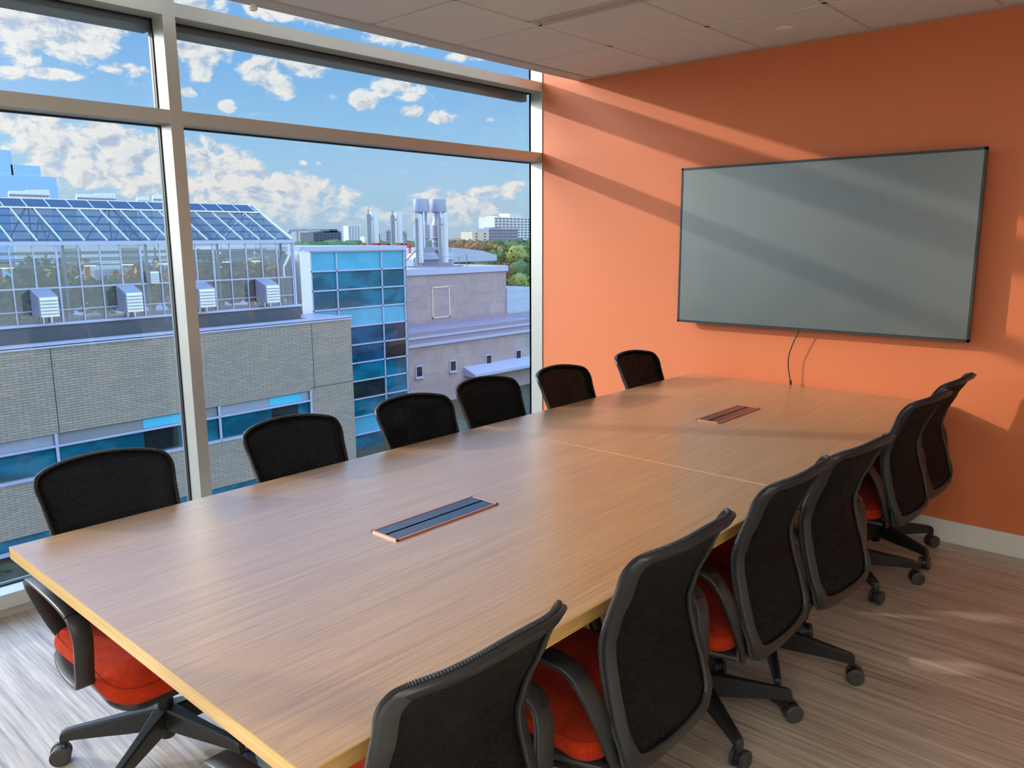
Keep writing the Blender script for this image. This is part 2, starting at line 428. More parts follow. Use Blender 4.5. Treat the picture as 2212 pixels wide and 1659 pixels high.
def disc(name, x, y, r, h, mat, label, cat):
    m = MB(); m.lathe([(.001, 0), (r*.86, 0), (r, .25*h), (r, h), (.001, h)], 40, (0, 0, -h))
    o = m.build(name, mat, smooth=True); o.location = (x, y, ZC+.002); tag(o, label, cat); return o
disc('sprinkler_cover', 1.921, -.357, .042, .006, MT['white'], 'small round white cover plate in a ceiling tile above the screen', 'sprinkler cover')
m = MB(); m.lathe([(.001, -.026), (.014, -.026), (.018, -.02), (.018, -.012), (.012, -.01), (.012, 0), (.001, 0)], 24)
o = m.build('sensor_knob', MT['white'], smooth=True); o.location = (.332, -2.455, ZC); tag(o, 'tiny white round sensor under the ceiling edge by the window', 'sensor')

# ------------------------------------------------------------------ window wall
Z1, Z2, Z3, Z4 = 2.154, 2.216, 2.634, 2.697
MY = [0.0, -2.695, -5.39, -8.085, YN]
MD = .105
m = MB()
# glazing units: window_1 (next to the orange wall), window_2, window_3
ZTOP = 3.3
for k in range(4):
    w = structure(empty('window_%d' % (k+1), (0, 0, 0)))
    y1 = MY[k] - (0.0 if k == 0 else .03); y0 = MY[k+1] + (.03 if k < 3 else 0)
    for (za, zb) in ((.11, Z1), (Z2, Z3), (Z4, ZTOP)):
        m = MB(); m.box(-.131, -.123, y0-.02, y1+.02, za-.02, zb+.02); structure(m.build('pane', MT['glass'], w))
        m = MB()   # black gasket round the opening
        for (a, b, c, d) in ((y0, y0+.006, za, zb), (y1-.006, y1, za, zb), (y0, y1, za, za+.006), (y0, y1, zb-.006, zb)):
            m.box(-.122, -.106, a, b, c, d)
        structure(m.build('gasket', MT['gasket'], w))
        m = MB()   # outer pressure plate
        m.box(-.150, -.132, y0-.03, y0+.004, za-.03, zb+.03)
        if k: m.box(-.150, -.132, y1-.004, y1+.03, za-.03, zb+.03)
        m.box(-.150, -.132, y0, y1, zb-.004, zb+.03); m.box(-.150, -.132, y0, y1, za-.03, za+.004)
        if zb == Z3: m.box(-.205, -.15, y0, y1, Z3-.05, Z3+.03)
        structure(m.build('outer_cap', MT['alu_out'], w))
    m = MB()
    for za, zb in ((Z1, Z2), (Z3, Z4)): m.box(-MD-.0, 0, y0, y1, za, zb)
    structure(m.build('transom', MT['alu'], w, bevel=.0015))
    m = MB(); m.box(-.105, 0, y0, y1, .045, .11); structure(m.build('window_sill', MT['alu'], w, bevel=.0015))
    m = MB(); m.box(-.105, -.03, y0, y1, 0.0, .045); structure(m.build('sill_base', MT['alu'], w))
    m = MB(); yy = MY[k+1]
    if k < 3: m.box(-MD, .0012, yy-.0305, yy+.0305, 0, ZTOP); structure(m.build('mullion', MT['alu'], w, bevel=.0015))
    if k == 0: m = MB(); m.box(-.122, 0, -.006, 0, 0, ZTOP); structure(m.build('jamb', MT['alu'], w))
m = MB(); m.box(-.30, -.10, YN, 0, -.6, -.0); m.box(-.185, -.10, YN, 0, -.0, .09); structure(m.build('trim_1', MT['alu_out']))

# ------------------------------------------------------------------ screen on the orange wall
X0, X1, V0, V1 = 1.1872, 2.8445, 1.0826, 2.0296
tv = empty('wall_screen', ((X0+X1)/2, -.05, (V0+V1)/2)); tag(tv, 'large dark flat screen, switched off, mounted on the orange wall', 'screen')
hw, hh = (X1-X0)/2, (V1-V0)/2
m = MB(); m.box(-hw+.012, hw-.012, -.0325, -.031, -hh+.014, hh-.014); m.build('screen', MT['screen'], tv)
m = MB()
for a, b, c, d in ((-hw, hw, hh-.013, hh), (-hw, hw, -hh, -hh+.013), (-hw, -hw+.011, -hh, hh), (hw-.011, hw, -hh, hh)): m.box(a, b, -.035, -.005, c, d)
m.build('bezel', MT['bezel'], tv)
m = MB(); m.box(-hw+.008, hw-.008, -.0308, .0, -hh+.008, hh-.008); m.box(-hw+.2, hw-.2, 0, .02, -hh+.12, hh-.12)
m.build('back_shell', MT['plastic2'], tv)
m = MB(); m.box(-.35, .35, .02, .05, -.2, .2); m.build('wall_bracket', MT['plastic2'], tv)
pts = catmull([(1.975, -.052, 1.12), (1.966, -.052, 1.075), (1.935, -.05, 1.0), (1.912, -.046, .92), (1.913, -.042, .85), (1.924, -.038, .79), (1.927, -.036, .775)], 8)
m = MB(); m.tube(pts, .0032, 8); m.tube([(1.927, -.036, .778), (1.929, -.035, .753)], .0062, 10)
tag(m.build('power_cable', MT['cable'], smooth=True), 'thin black cable hanging from the screen down to the table', 'cable')

# ------------------------------------------------------------------ conference table
TX0, TX1, TYF, TYN, TYS = 1.2652, 2.7521, -.0305, -3.911, -1.953
tb = empty('conference_table', ((TX0+TX1)/2, (TYF+TYN)/2, 0)); cx, cy = tb.location.x, tb.location.y
tag(tb, 'long oak laminate conference table with a pale seam across its middle', 'table')
TT = .75; TH = .034
for (a, b) in ((TYN, TYS-.0012), (TYS+.0012, TYF)):
    m = MB(); m.box(TX0+.0025-cx, TX1-.0025-cx, a+.0025-cy, b-.0008-cy, TT-TH, TT); tp = m.build('tabletop', MT['table'], tb)
    m = MB(); e = .0025
    m.box(TX0-cx, TX0+e-cx, a-cy, b-cy, TT-TH, TT-.0006); m.build('edge_band', MT['edge'], tp)
    m = MB(); m.box(TX1-e-cx, TX1-cx, a-cy, b-cy, TT-TH, TT-.0006); m.build('edge_band', MT['edge'], tp)
    if a == TYN:
        m = MB(); m.box(TX0-cx, TX1-cx, a-cy, a+e-cy, TT-TH, TT-.0004); m.build('end_band', MT['edgex'], tp)
m = MB(); m.box(TX0-cx, TX1-cx, TYS-.0011-cy, TYS+.0011-cy, TT-.012, TT+.0004)
m.build('seam_strip', pbr('pale_seam', srgb(250, 200, 150), .5), tb)
for ya, yb in ((-1.28, -.42), (-3.05, -2.35)):
    m = MB(); m.box(1.77-cx, 2.25-cx, ya-cy, yb-cy, .02, TT-TH); m.build('base_panel', MT['panel'], tb, bevel=.002)
    m = MB(); m.box(1.79-cx, 2.23-cx, ya+.02-cy, yb-.02-cy, 0, .02); m.build('plinth', MT['black'], tb)
for ya, yb in ((-3.152, -2.722), (-1.205, -.768)):
    xa, xb = 1.958, 2.079; z = TT
    m = MB(); w_ = .008
    for q in ((xa, xb, ya, ya+w_), (xa, xb, yb-w_, yb), (xa, xa+w_, ya, yb), (xb-w_, xb, ya, yb)):
        m.box(q[0]-cx, q[1]-cx, q[2]-cy, q[3]-cy, z-.004, z+.005)
    hf = m.build('power_hatch', MT['pink_reflect'], tb, bevel=.001)
    m = MB(); m.box(xa+w_-cx, xb-w_-cx, ya+w_-cy, yb-w_-cy, z-.003, z+.001); m.build('hatch_well', MT['black'], hf)
    xm = (xa+xb)/2
    for p, q in ((xa+w_+.002, xm-.004), (xm+.004, xb-w_-.002)):
        m = MB(); m.box(p-cx, q-cx, ya+w_+.002-cy, yb-w_-.002-cy, z+.001, z+.004); m.build('hatch_lid', MT['lid'], hf, bevel=.0008)

# ------------------------------------------------------------------ chairs
F0 = [(.34, -.262), (.38, -.282), (.435, -.288), (.50, -.270), (.58, -.246), (.63, -.234), (.67, -.230), (.73, -.250), (.82, -.298), (.93, -.362)]
CUR = [(.34, .014), (.5, .030), (.67, .036), (.82, .050), (.93, .060)]
def Fs(v, z):
    return interp(z, F0) + interp(z, CUR)*abs(v/.215)**2.8
HALF = [(0, .346), (.075, .349), (.138, .357), (.180, .378), (.203, .424), (.209, .50), (.203, .58), (.198, .66), (.201, .74), (.208, .82), (.214, .868), (.209, .897), (.187, .918), (.10, .934), (0, .940)]
loop = HALF + [(-v, z) for v, z in HALF[-2:0:-1]]
LP = [(p.x, p.y) for p in catmull([(v, z, 0) for v, z in loop], 5, True)]
NL = len(LP)
def inner(i, wfun):
    a = Vector(LP[i-1]); b = Vector(LP[(i+1)%NL]); t = (b-a).normalized(); n = Vector((-t.y, t.x))
    p = Vector(LP[i])
    w = wfun(p.y)
    return p + n*w
WF = lambda z: interp(z, [(.34, .052), (.40, .046), (.47, .034), (.8, .028), (.9, .026), (.95, .024)])
def make_chair():
    root = empty('meeting_chair')
    # back frame (rear plastic ring)
    fr = MB(); rings = []
    for i in range(NL):
        o_ = Vector(LP[i]); n_ = inner(i, WF); a = []
        for (k, off) in ((0, -.002), (0, -.011), (.12, -.016), (.88, -.014), (1, -.009), (1, -.002)):
            q = o_.lerp(n_, k); a.append((Fs(q.x, q.y)+off, q.x, q.y))
        rings.append(a)
    rings.append(rings[0]); fr.loft(rings, caps=False)
    bf = fr.build('back_frame', MT['plastic'], root, smooth=50)
    # mesh panel covering the front of the ring
    ms = MB(); zc = .64; K = 14; rr = []
    for k in range(K+1):
        s = k/K*.985
        ring = []
        for i in range(NL):
            v, z = LP[i]; q = (v*s, zc+(z-zc)*s)
            ring.append((Fs(*q) + .002 + (.004*(1-max(0, (s-.85)/.135)) if s > .85 else .0), q[0], q[1]))
        rr.append(ring)
    base = ms.add([p for r in rr for p in r], [])
    for k in range(K):
        for i in range(NL):
            j = (i+1) % NL
            if k == 0: ms.f.append((base+i+NL, base+j+NL, base)) if i % 1 == 0 else None
            else: ms.f.append((base+k*NL+i, base+k*NL+j, base+(k+1)*NL+j, base+(k+1)*NL+i))
    mo = ms.build('mesh_panel', MT['mesh'], root, smooth=60)
    sd = mo.modifiers.new('thick', 'SOLIDIFY'); sd.thickness = .0015
    # ribbed roll where the mesh wraps the ring
    rb = MB(); P = catmull([(Fs(v*.985, .64+(z-.64)*.996)+.0045, v*.985, .64+(z-.64)*.996) for v, z in LP[::3]], 20, True)
    rb.tube(P, lambda i: .0066 if i % 2 else .0048, 7, True)
    rb.build('ribbed_edge', MT['roll'], mo)
    # arms: upright, pad, front post, lower rail
    for sgn in (1, -1):
        a = MB(); y = .272*sgn
        path = catmull([(-.240, .160*sgn, .366), (-.246, .192*sgn, .41), (-.236, .226*sgn, .49), (-.218, .255*sgn, .57), (-.200, .269*sgn, .610),
                        (-.170, y*1.005, .634), (-.12, y*1.01, .642), (-.02, y*1.015, .643), (.08, y*1.02, .638), (.150, y*1.02, .624), (.184, y*1.02, .595), (.184, y*1.01, .55), (.165, y, .48), (.150, y*.99, .43),
                        (.135, y*.985, .407), (.10, y*.98, .398), (0, y*.96, .394), (-.13, y*.86, .386), (-.22, y*.68, .372)], 5)
        a.strap(path, (0, 1, 0), .05, .016, .5, wf=lambda t: .054-.006*t)
        ar = a.build('armrest', MT['plastic'], root, smooth=50)
        i0, i1 = 21, 46; sub = []
        for i in range(i0, i1):
            tt_ = (path[i+1]-path[i-1]).normalized(); nn = Vector((-tt_.z, 0, tt_.x)).normalized()
            sub.append(path[i]+nn*.0045)
        pd = MB(); pd.strap(sub, (0, 1, 0), .058, .013, .6, wf=lambda t: .053+.006*math.sin(t*PI))
        pd.build('arm_pad', MT['plastic2'], ar, smooth=50)
    # seat
    def outline(inset, zf):
        r = .085; f0, f1, hv = -.215+inset, .268-inset, .243-inset; pts = []
        rr_ = max(.01, r-inset*.6); rb_ = max(.01, .06-inset*.5)
        for (cx_, cy_, a0, q) in ((f1-rr_, hv-rr_, 0, rr_), (f0+rb_, hv-rb_, 90, rb_), (f0+rb_, -hv+rb_, 180, rb_), (f1-rr_, -hv+rr_, 270, rr_)):
            for k in range(9):
                a = math.radians(a0+90*k/8); x = cx_+q*math.cos(a); yy = cy_+q*math.sin(a)
                pts.append((x, yy, zf - (.03*max(0, (x-.12)/.15)**2) + .012*max(0, (-x-.1)/.12)))
        return pts
    def dens(pts):
        out = []
        for i in range(len(pts)):
            a = Vector(pts[i]); b = Vector(pts[(i+1)%len(pts)]); n = 6 if i % 9 == 8 else 1
            for k in range(n):
                p = a.lerp(b, k/n); out.append(p)
        return out
    zfix = lambda ps, z0: [Vector((p.x, p.y, z0 - (.03*max(0, (p.x-.12)/.15)**2) + .010*max(0, (-p.x-.1)/.12))) for p in ps]
    st = MB(); rings = []
    for ins, z in ((.016, .379), (.006, .381), (.0, .388), (-.002, .402), (.0, .416), (.005, .425), (.014, .431), (.03, .436), (.06, .440), (.11, .4425), (.16, .443), (.20, .443), (.235, .443)):
        rings.append(zfix(dens(outline(ins, z)), z))
    st.loft(rings)
    so = st.build('seat', MT['fabric'], root, smooth=70)
    sm = MB(); sm.tube(zfix(dens(outline(.0085, 0)), .4285), .0014, 5, True); sm.build('seam', MT['seam'], so)
    pn = MB(); pn.loft([zfix(dens(outline(i, 0)), z) for i, z in ((.03, .352), (.012, .356), (.008, .368), (.012, .3785))])
    pn.build('seat_pan', MT['plastic2'], root, smooth=40)
    mc = MB(); mc.box(-.11, .09, -.07, .07, .315, .352); mc.box(-.27, -.10, -.045, .045, .345, .362); mc.bar((.0, .07, .335), (.02, .21, .328), .012, .01); mc.box(-.02, .06, .19, .25, .322, .332)
    mc.build('tilt_mechanism', MT['plastic2'], root, bevel=.004)
    gc = MB(); gc.cyl((0, 0, .15), (0, 0, .255), .026); gc.cyl((0, 0, .26), (0, 0, .262), .027); g2 = gc.build('gas_column', MT['plastic2'], root, smooth=True)
    gp = MB(); gp.cyl((0, 0, .25), (0, 0, .32), .0135); gp.build('piston', MT['chrome'], g2, smooth=True)
    hb = MB(); hb.lathe([(.001, .158), (.030, .158), (.038, .152), (.040, .11), (.034, .088), (.001, .086)]); hb.lathe([(.001, .088), (.024, .088), (.024, .05), (.021, .046), (.001, .046)])
    hb.build('base_hub', MT['plastic2'], root, smooth=40)
    for k in range(5):
        a = 2*PI*k/5; R_ = Matrix.Rotation(a, 3, 'Z')
        lg = MB(); rings = []
        for (r, zt, zb, w) in ((.026, .157, .082, .052), (.06, .152, .078, .044), (.12, .142, .076, .035), (.20, .129, .077, .031), (.27, .118, .077, .028), (.295, .113, .075, .027), (.308, .106, .070, .026), (.312, .098, .066, .024)):
            ch = .006
            sec = [(-w/2*.72, zb), (w/2*.72, zb), (w/2, zt-ch), (w/2-ch, zt), (-w/2+ch, zt), (-w/2, zt-ch)]
            rings.append([R_ @ Vector((r, s, z)) for s, z in sec])
        lg.loft(rings); lo = lg.build('base_leg', MT['plastic'], root, smooth=35)
        cs = MB(); p = R_ @ Vector((.298, 0, 0)); th = a + (.9, -1.3, 2.2, .2, -2.4)[k]
        d = Vector((math.cos(th), math.sin(th), 0)); s_d = Vector((-d.y, d.x, 0)); wc = p + d*.018
        cs.cyl(p+Vector((0, 0, .052)), p+Vector((0, 0, .08)), .007, n=10)
        cs.cyl(wc-s_d*.010+Vector((0, 0, .0305)), wc+s_d*.010+Vector((0, 0, .0305)), .0280, n=20)
        cs.bar(p+Vector((0, 0, .05)), wc+Vector((0, 0, .045)), .018, .016)
        co = cs.build('castor', MT['plastic2'], lo, smooth=40)
        for sg in (1, -1):
            for (q0, q1, r0, r1) in ((.0115, .024, .0305, .0305), (.024, .027, .0305, .024)):
                cs2 = MB() if q0 == .0115 else cs2
                cs2.cyl(wc+s_d*(sg*q0)+Vector((0, 0, .0305)), wc+s_d*(sg*q1)+Vector((0, 0, .0305)), r0, r1, n=26)
            # wheels stay within the castor mesh
            me2 = bpy.data.meshes.new('w'); me2.from_pydata(cs2.v, [], cs2.f)
            bm = bmesh.new(); bm.from_mesh(co.data); n0 = len(bm.faces); bm.from_mesh(me2); bm.faces.ensure_lookup_table()
            for f_ in bm.faces[n0:]: f_.material_index = 1
            bmesh.ops.recalc_face_normals(bm, faces=bm.faces); bm.to_mesh(co.data); bm.free()
        co.data.materials.append(MT['rubber'])
    return root

G1 = 'meeting chairs round the conference table'
# (x, y, heading degrees, label, turn of the star base)
CH = [
 (2.605, -3.638, 180, 'mesh-backed chair on the right side nearest the camera, ribbed top edge in full view', 20, 1.020),
 (2.600, -2.955, 180, 'second chair from the camera on the right side, orange seat showing beside its arm', 14, 1.020),
 (2.592, -2.285, 180, 'third mesh chair from the camera on the right side, tucked at the table seam', -1, 1.015),
 (2.622, -1.805, 175, 'fourth chair from the camera on the right side, pushed close against the third', -18, 1.010),
 (2.565, -0.812, 176, 'fifth chair from the camera on the right side, overlapping the last one', -6, 1.010),
(2.560, -0.362, 179, 'last chair on the right side, its back against the orange wall', 12, 1.025),
 (1.410, -3.575, 0, 'window-side chair nearest the camera, orange seat and loop arm seen under the table end', 18, 0.980),
 (1.410, -2.872, 0, 'black mesh chair by the window just right of the tall white mullion', 30, 0.980),
 (1.458, -2.285, 0, 'window-side chair with its back before the glass tower, third from the camera', 50, 0.985),
 (1.390, -1.745, 0, 'window-side chair just left of the white corner jamb, fourth from the camera', 10, 0.985),
 (1.450, -1.215, 0, 'window-side chair whose back overlaps the corner of the orange wall, fifth from the camera', 40, 0.985),
 (1.440, -0.480, 0, 'farthest window-side chair, its back wholly against the orange wall', 0, 0.985),
]
first = make_chair()
for i, (x, y, hd, lab, tw, hz) in enumerate(CH):
    r_ = first if i == 0 else copy_tree(first)
    r_.location = (x, y, 0); r_.rotation_euler = (0, 0, math.radians(hd)); r_.scale = (1, 1, hz)
    tag(r_, lab, 'chair', G1)
    for ch in r_.children:
        if ch.name.startswith('base_leg'): ch.rotation_euler = (0, 0, math.radians(tw))

exec_ext = True
# ================================================================== OUTSIDE
GZ = -9.8
def fbox(mb, X, u0, v0, u1, v1, depth, zb=None):
    """box whose front lies in the plane x=X between two picture points; depth goes away from the room"""
    a = at(u0, v0, 0, X); b = at(u1, v1, 0, X)
    z1 = max(a.z, b.z); z0 = min(a.z, b.z) if zb is None else zb
    mb.box(X-depth, X, min(a.y, b.y), max(a.y, b.y), z0, z1)

m = MB(); m.box(-1500, -.35, -900, 1500, GZ-.5, GZ); tag(m.build('ground', MT['soil']), kind='structure')

# --- brick building
bb = empty('brick_building', (-28, 10, GZ)); O = bb.location.copy()
def off(mb, o=O): mb.v = [(p[0]-o.x, p[1]-o.y, p[2]-o.z) for p in mb.v]; return mb
tag(bb, 'long pale brick building with strip windows, just across from the window', 'building')
YE = 18.93; YS = -22
m = MB()
H1, H2, H3 = -5.40, -5.87, -6.86
m.box(-30.9, -28, 16.5, YE, GZ, -2.13); m.box(-44, -28, YS, 16.5, H1+.0, -2.13); m.box(-44, -28, YS, 16.5, -9.0, H3); m.box(-44, -28.5, YS, 16.5, GZ, -2.5)
off(m).build('brick_wall', MT['brick'], bb)
m = MB(); m.box(-28.35, -27.95, YS, YE+.05, -2.13, -2.02); m.box(-28.02, -27.95, YS, YE+.05, -2.2, -2.1)
m.box(-30.9, -28.3, 17.1, YE, -2.3, -2.08); off(m).build('coping', MT['roofcap'], bb)
m = MB()
for y in (-5.7, -.1, 5.5, 11.09, 16.68): m.box(-28.01, -27.994, y-.012, y+.012, -5.4, -2.2)
m.box(-28.01, -27.994, 16.5, YE, -5.28, -5.26)
off(m).build('wall_joint', MT['black'], bb)
segs = [(-5.6, -.6), (-.5, 5.32), (5.44, 11.78), (11.88, 16.4)]
for (a, b) in segs:
    w = (b-a)
    m = MB(); m.box(-28.05, -27.96, a-.06, b+.06, H3-.13, H3); m.box(-28.05, -27.97, a-.06, b+.06, H2-.04, H2+.04); m.box(-28.05, -27.98, b, b+.1, H3, H1)
    wf_ = off(m).build('strip_window', MT['roofcap'], bb)
    m = MB(); m.box(-28.2, -28.12, a, b, H3, H2-.03); off(m).build('window_glass', MT['teal'], wf_)
    m = MB(); m.box(-28.18, -28.1, a, b, H2+.03, H1); off(m).build('upper_glass', MT['alu_out'] if a > 5 and a < 6 else MT['metal_g'], wf_)
for (a, b) in ((8.6, 10.6), (14.3, 16.0), (2.0, 3.4)):
    m = MB(); m.box(-28.12, -28.08, a, b, H2+.05, H1-.03); off(m).build('bright_blind', MT['cyan'], bb)
for (a, b) in ((8.6, 10.0), (14.4, 15.8), (.6, 1.9)):
    m = MB(); m.box(-28.13, -28.11, a, b, H3+.06, H2-.06); off(m).build('dark_opening', MT['dark'], bb)
m = MB(); m.box(-28.3, -28.05, YS, 16.5, -9.45, -9.0); off(m).build('lower_strip_glass', MT['teal'], bb)
m = MB(); m.box(-28.02, -27.9, YS, 16.5, -9.58, -9.45); off(m).build('lower_sill', MT['roofcap'], bb)

# --- greenhouse on its roof
GX = -29.6; GYE = 16.95; GYS = -20
gh = empty('greenhouse', (GX, 5, -2.0)); O2 = gh.location.copy()
tag(gh, 'long glass greenhouse with a pitched roof on top of the brick building', 'greenhouse')
ZE = 1.53; RX, RZ = -33.06, 3.31
m = MB(); m.box(GX-8, GX+.12, GYS, GYE+.15, -2.2, -1.5); off(m, O2).build('base_curb', MT['darkgrey'], gh)
m = MB(); m.box(GX-8, GX+.2, GYS, GYE+.2, -1.52, -1.42); m.box(GX-.05, GX+.1, GYS, GYE+.05, ZE-.04, ZE+.1); off(m, O2).build('sill_rail', MT['roofcap'], gh)
m = MB(); m.box(GX-.02, GX, GYS, GYE, -1.42, ZE); off(m, O2).build('wall_glass', MT['ghglass'], gh)
m = MB(); m.add([(GX, GYS, ZE+.1), (GX, GYE, ZE+.1), (RX, GYE, RZ), (RX, GYS, RZ)], [(0, 1, 2, 3)]); m.add([(GX, GYS, ZE+.08), (GX, GYE, ZE+.08), (RX, GYE, RZ-.02), (RX, GYS, RZ-.02)], [(3, 2, 1, 0)])
off(m, O2).build('roof_glass', MT['ghroof'], gh)
m = MB(); RB = RX-(GX-RX)
m.add([(GX, GYE, -1.42), (GX, GYE, ZE), (RX, GYE, RZ), (RB, GYE, ZE), (RB, GYE, -1.42)], [(0, 1, 2, 3, 4)])
off(m, O2).build('gable_glass', MT['ghglass'], gh)
m = MB(); ny = 0; y = GYE-.1
while y > GYS:
    big = ny % 4 == 1
    m.box(GX-.03, GX+.05, y-(.035 if big else .022), y+(.035 if big else .022), -1.42, ZE); y -= .79; ny += 1
m.box(GX-.02, GX+.04, GYS, GYE, -.14, -.08); m.box(GX-.02, GX+.03, GYS, GYE, -.98, -.94)
m.box(GX-.06, GX+.06, GYE-.06, GYE+.04, -1.42, ZE)
off(m, O2).build('wall_mullions', MT['roofcap'], gh)
m = MB(); y = GYE-.05
def rp(t, y, dz=0): return (GX+(RX-GX)*t, y, ZE+.1+(RZ-ZE-.1)*t+dz)
while y > GYS:
    m.bar(rp(0, y, .03), rp(.76, y, .03), .045, .05); y -= .84
y = GYE-.25
while y > GYS:
    m.bar(rp(.79, y, .05), rp(1, y, .05), .045, .05); y -= .84
m.bar(rp(.78, GYS, .04), rp(.78, GYE, .04), .10, .06); m.bar(rp(1, GYS, .03), rp(1, GYE, .03), .12, .08)
m.bar(rp(0, GYE, .03), rp(1, GYE, .03), .08, .08)
m.bar((RX, GYE, RZ), (RB, GYE, ZE), .08); m.bar((RB, GYE, -1.4), (RB, GYE, ZE), .08); m.bar((RX, GYE, RZ), (RX, GYE, -1.4), .06)
off(m, O2).build('roof_bars', MT['metal_l'], gh)
m = MB(); m.add([rp(.79, GYS, .07), rp(.79, GYE-.2, .07), rp(.99, GYE-.2, .07), rp(.99, GYS, .07), rp(.79, GYS, .05), rp(.79, GYE-.2, .05), rp(.99, GYE-.2, .05), rp(.99, GYS, .05)], [(0, 1, 2, 3), (7, 6, 5, 4)])
off(m, O2).build('ridge_vent', mat_glass('ridge_vent_glass', (.5, .6, .7, 1), .8, .05, srgb(70, 94, 124), .6), gh)
m = MB(); y = GYE-.6
while y > GYS:
    zt = ZE-.05
    m.bar((GX-.1, y, zt), (RB+.1, y, zt), .07); m.bar((GX-.1, y, zt), (RX, y, RZ-.12), .07); m.bar((RX, y, RZ-.12), (RB+.1, y, zt), .07)
    m.bar((RX, y, RZ-.12), (RX, y, zt), .05)
    for t in (.33, .66):
        p = (GX+(RX-GX)*t, y, zt+(RZ-.12-zt)*t); m.bar(p, (GX+(RX-GX)*(t-.2), y, zt), .04); m.bar(p, (GX+(RX-GX)*(t+.25), y, zt), .04)
    m.box(GX-.2, GX-.1, y-.05, y+.05, -1.42, zt)
    y -= 3.16
for t in (.15, .33, .5, .68): m.bar((GX+(RX-GX)*t, GYS, ZE+(RZ-ZE)*t-.1), (GX+(RX-GX)*t, GYE, ZE+(RZ-ZE)*t-.1), .06)
for (dx, z) in ((-.8, 1.15), (-1.2, .95), (-1.7, 1.2), (-.5, .7), (-2.5, .85)): m.bar((GX+dx, GYS, z), (GX+dx, GYE-.4, z), .05)
off(m, O2).build('roof_truss', MT['alu_out'], gh)
m = MB(); m.box(RB, RB+.1, GYS, GYE, -1.4, -.15); m.box(GX-3, GX-2.9, GYS, 8, -1.4, -.2)
for y in (-3.5, -1.2, .9, 3.1, 5.3, 6.5, 8.6): m.box(GX-3.1, GX-2.9, y, y+.22, -1.4, .9)
off(m, O2).build('inner_partition', MT['terra'], gh)
# growing lamps row, lit ones give off warm light inside
m = MB()
for k in range(24): m.box(GX-1.6, GX-1.3, GYS+1+k*1.5, GYS+1.6+k*1.5, .66, .78)
off(m, O2).build('hanging_reflectors', MT['siloW'], gh)
MT['grow'] = bpy.data.materials.new('lit_grow_lamp'); MT['grow'].use_nodes = True
_n = MT['grow'].node_tree.nodes; _e = _n.new('ShaderNodeEmission'); _e.inputs[0].default_value = (1, .50, .16, 1); _e.inputs[1].default_value = 26
MT['grow'].node_tree.links.new(_e.outputs[0], _n['Material Output'].inputs[0])
m = MB()
for k in range(24): m.box(GX-1.52, GX-1.38, GYS+1.1+k*1.5, GYS+1.5+k*1.5, .635, .66)
off(m, O2).build('grow_lamp', MT['grow'], gh)
def louvre(u0, v0, u1, v1, d, hood_u=None, legs=True):
    p = at(u0, v0, 0, GX+d); q = at(u1, v1, 0, GX+d)
    y0, y1, z1, z0 = p.y, q.y, p.z, q.z
    m = MB(); t_ = .28 if d > .4 else .02
    m.add([(GX+.06, y0, z0), (GX+d, y0, z0), (GX+d, y1, z0), (GX+.06, y1, z0), (GX+.06, y0, z1+t_), (GX+d, y0, z1), (GX+d, y1, z1), (GX+.06, y1, z1+t_)], [(0,3,2,1),(4,5,6,7),(0,1,5,4),(1,2,6,5),(2,3,7,6),(3,0,4,7)])
    o = off(m, O2).build('vent_box', MT['metal_g'], gh)
    m = MB(); n = 6
    for k in range(n):
        za = z0+(z1-z0)*(k+.15)/n; zb = z0+(z1-z0)*(k+.95)/n
        m.add([(GX+d+.005, y0+.03, zb), (GX+d+.005, y1-.03, zb), (GX+d+.06, y1-.03, za), (GX+d+.06, y0+.03, za), (GX+d+.005, y0+.03, zb-.02), (GX+d+.005, y1-.03, zb-.02), (GX+d+.06, y1-.03, za-.02), (GX+d+.06, y0+.03, za-.02)], [(0,1,2,3),(7,6,5,4),(0,3,7,4),(1,5,6,2),(2,6,7,3),(0,4,5,1)])
    off(m, O2).build('louvre_blades', MT['siloW'], o)
    if legs:
        m = MB(); m.bar((GX+.15, y1-.06, z0), (GX+.15, y1-.06, -1.42), .05); m.bar((GX+.15, (y0+y1)/2, z0), (GX+.15, (y0+y1)/2, -1.42), .04); off(m, O2).build('vent_leg', MT['metal_l'], o)
louvre(82, 643, 130, 683, .9); louvre(270, 633, 311, 672, .9); louvre(428, 625, 467, 662, .9); louvre(573, 617, 605, 652, .9)
louvre(322, 587, 345, 611, .3, legs=False)
m = MB(); m.bar((GX+.35, GYE-.45, .9), (GX+.35, GYE-.45, 1.45), .1); m.bar((GX+.35, GYE-.45, .9), (GX+.3, GYE-.75, .4), .09); m.bar((GX+.3, GYE-.75, .4), (GX+.3, GYE-.75, -.1), .07)
off(m, O2).build('downpipe', MT['siloW'], gh)

def leaf_mesh(name, n, rad, hgt, ls, mat, seed):
    rnd = random.Random(seed); me = MB()
    for k in range(n):
        a = rnd.uniform(0, 2*PI); r = rad*math.sqrt(rnd.random()); z = hgt*rnd.uniform(.12, 1)
        r *= math.sin(min(1, .25+z/hgt)*PI*.62)+.15
        c = Vector((r*math.cos(a), r*math.sin(a), z))
        d = Vector((rnd.gauss(0, 1), rnd.gauss(0, 1), rnd.gauss(.2, .7))).normalized(); e = d.cross(Vector((rnd.gauss(0,1), rnd.gauss(0,1), 1))).normalized()
        L = ls*rnd.uniform(.6, 1.4); w = L*.28
        me.add([c, c+d*L*.5+e*w, c+d*L, c+d*L*.5-e*w], [(0, 1, 2, 3)])
    return me
pm = []
for s_i, (mt, rad, h, ls) in enumerate((('leaf', .62, 1.5, .34), ('leaf2', .7, 1.9, .42), ('leaf3', .6, 1.7, .36), ('leaf', .8, 2.2, .5))):
    me = leaf_mesh('p', 380, rad, h, ls, None, s_i); pm.append((me, mt))
protos = []
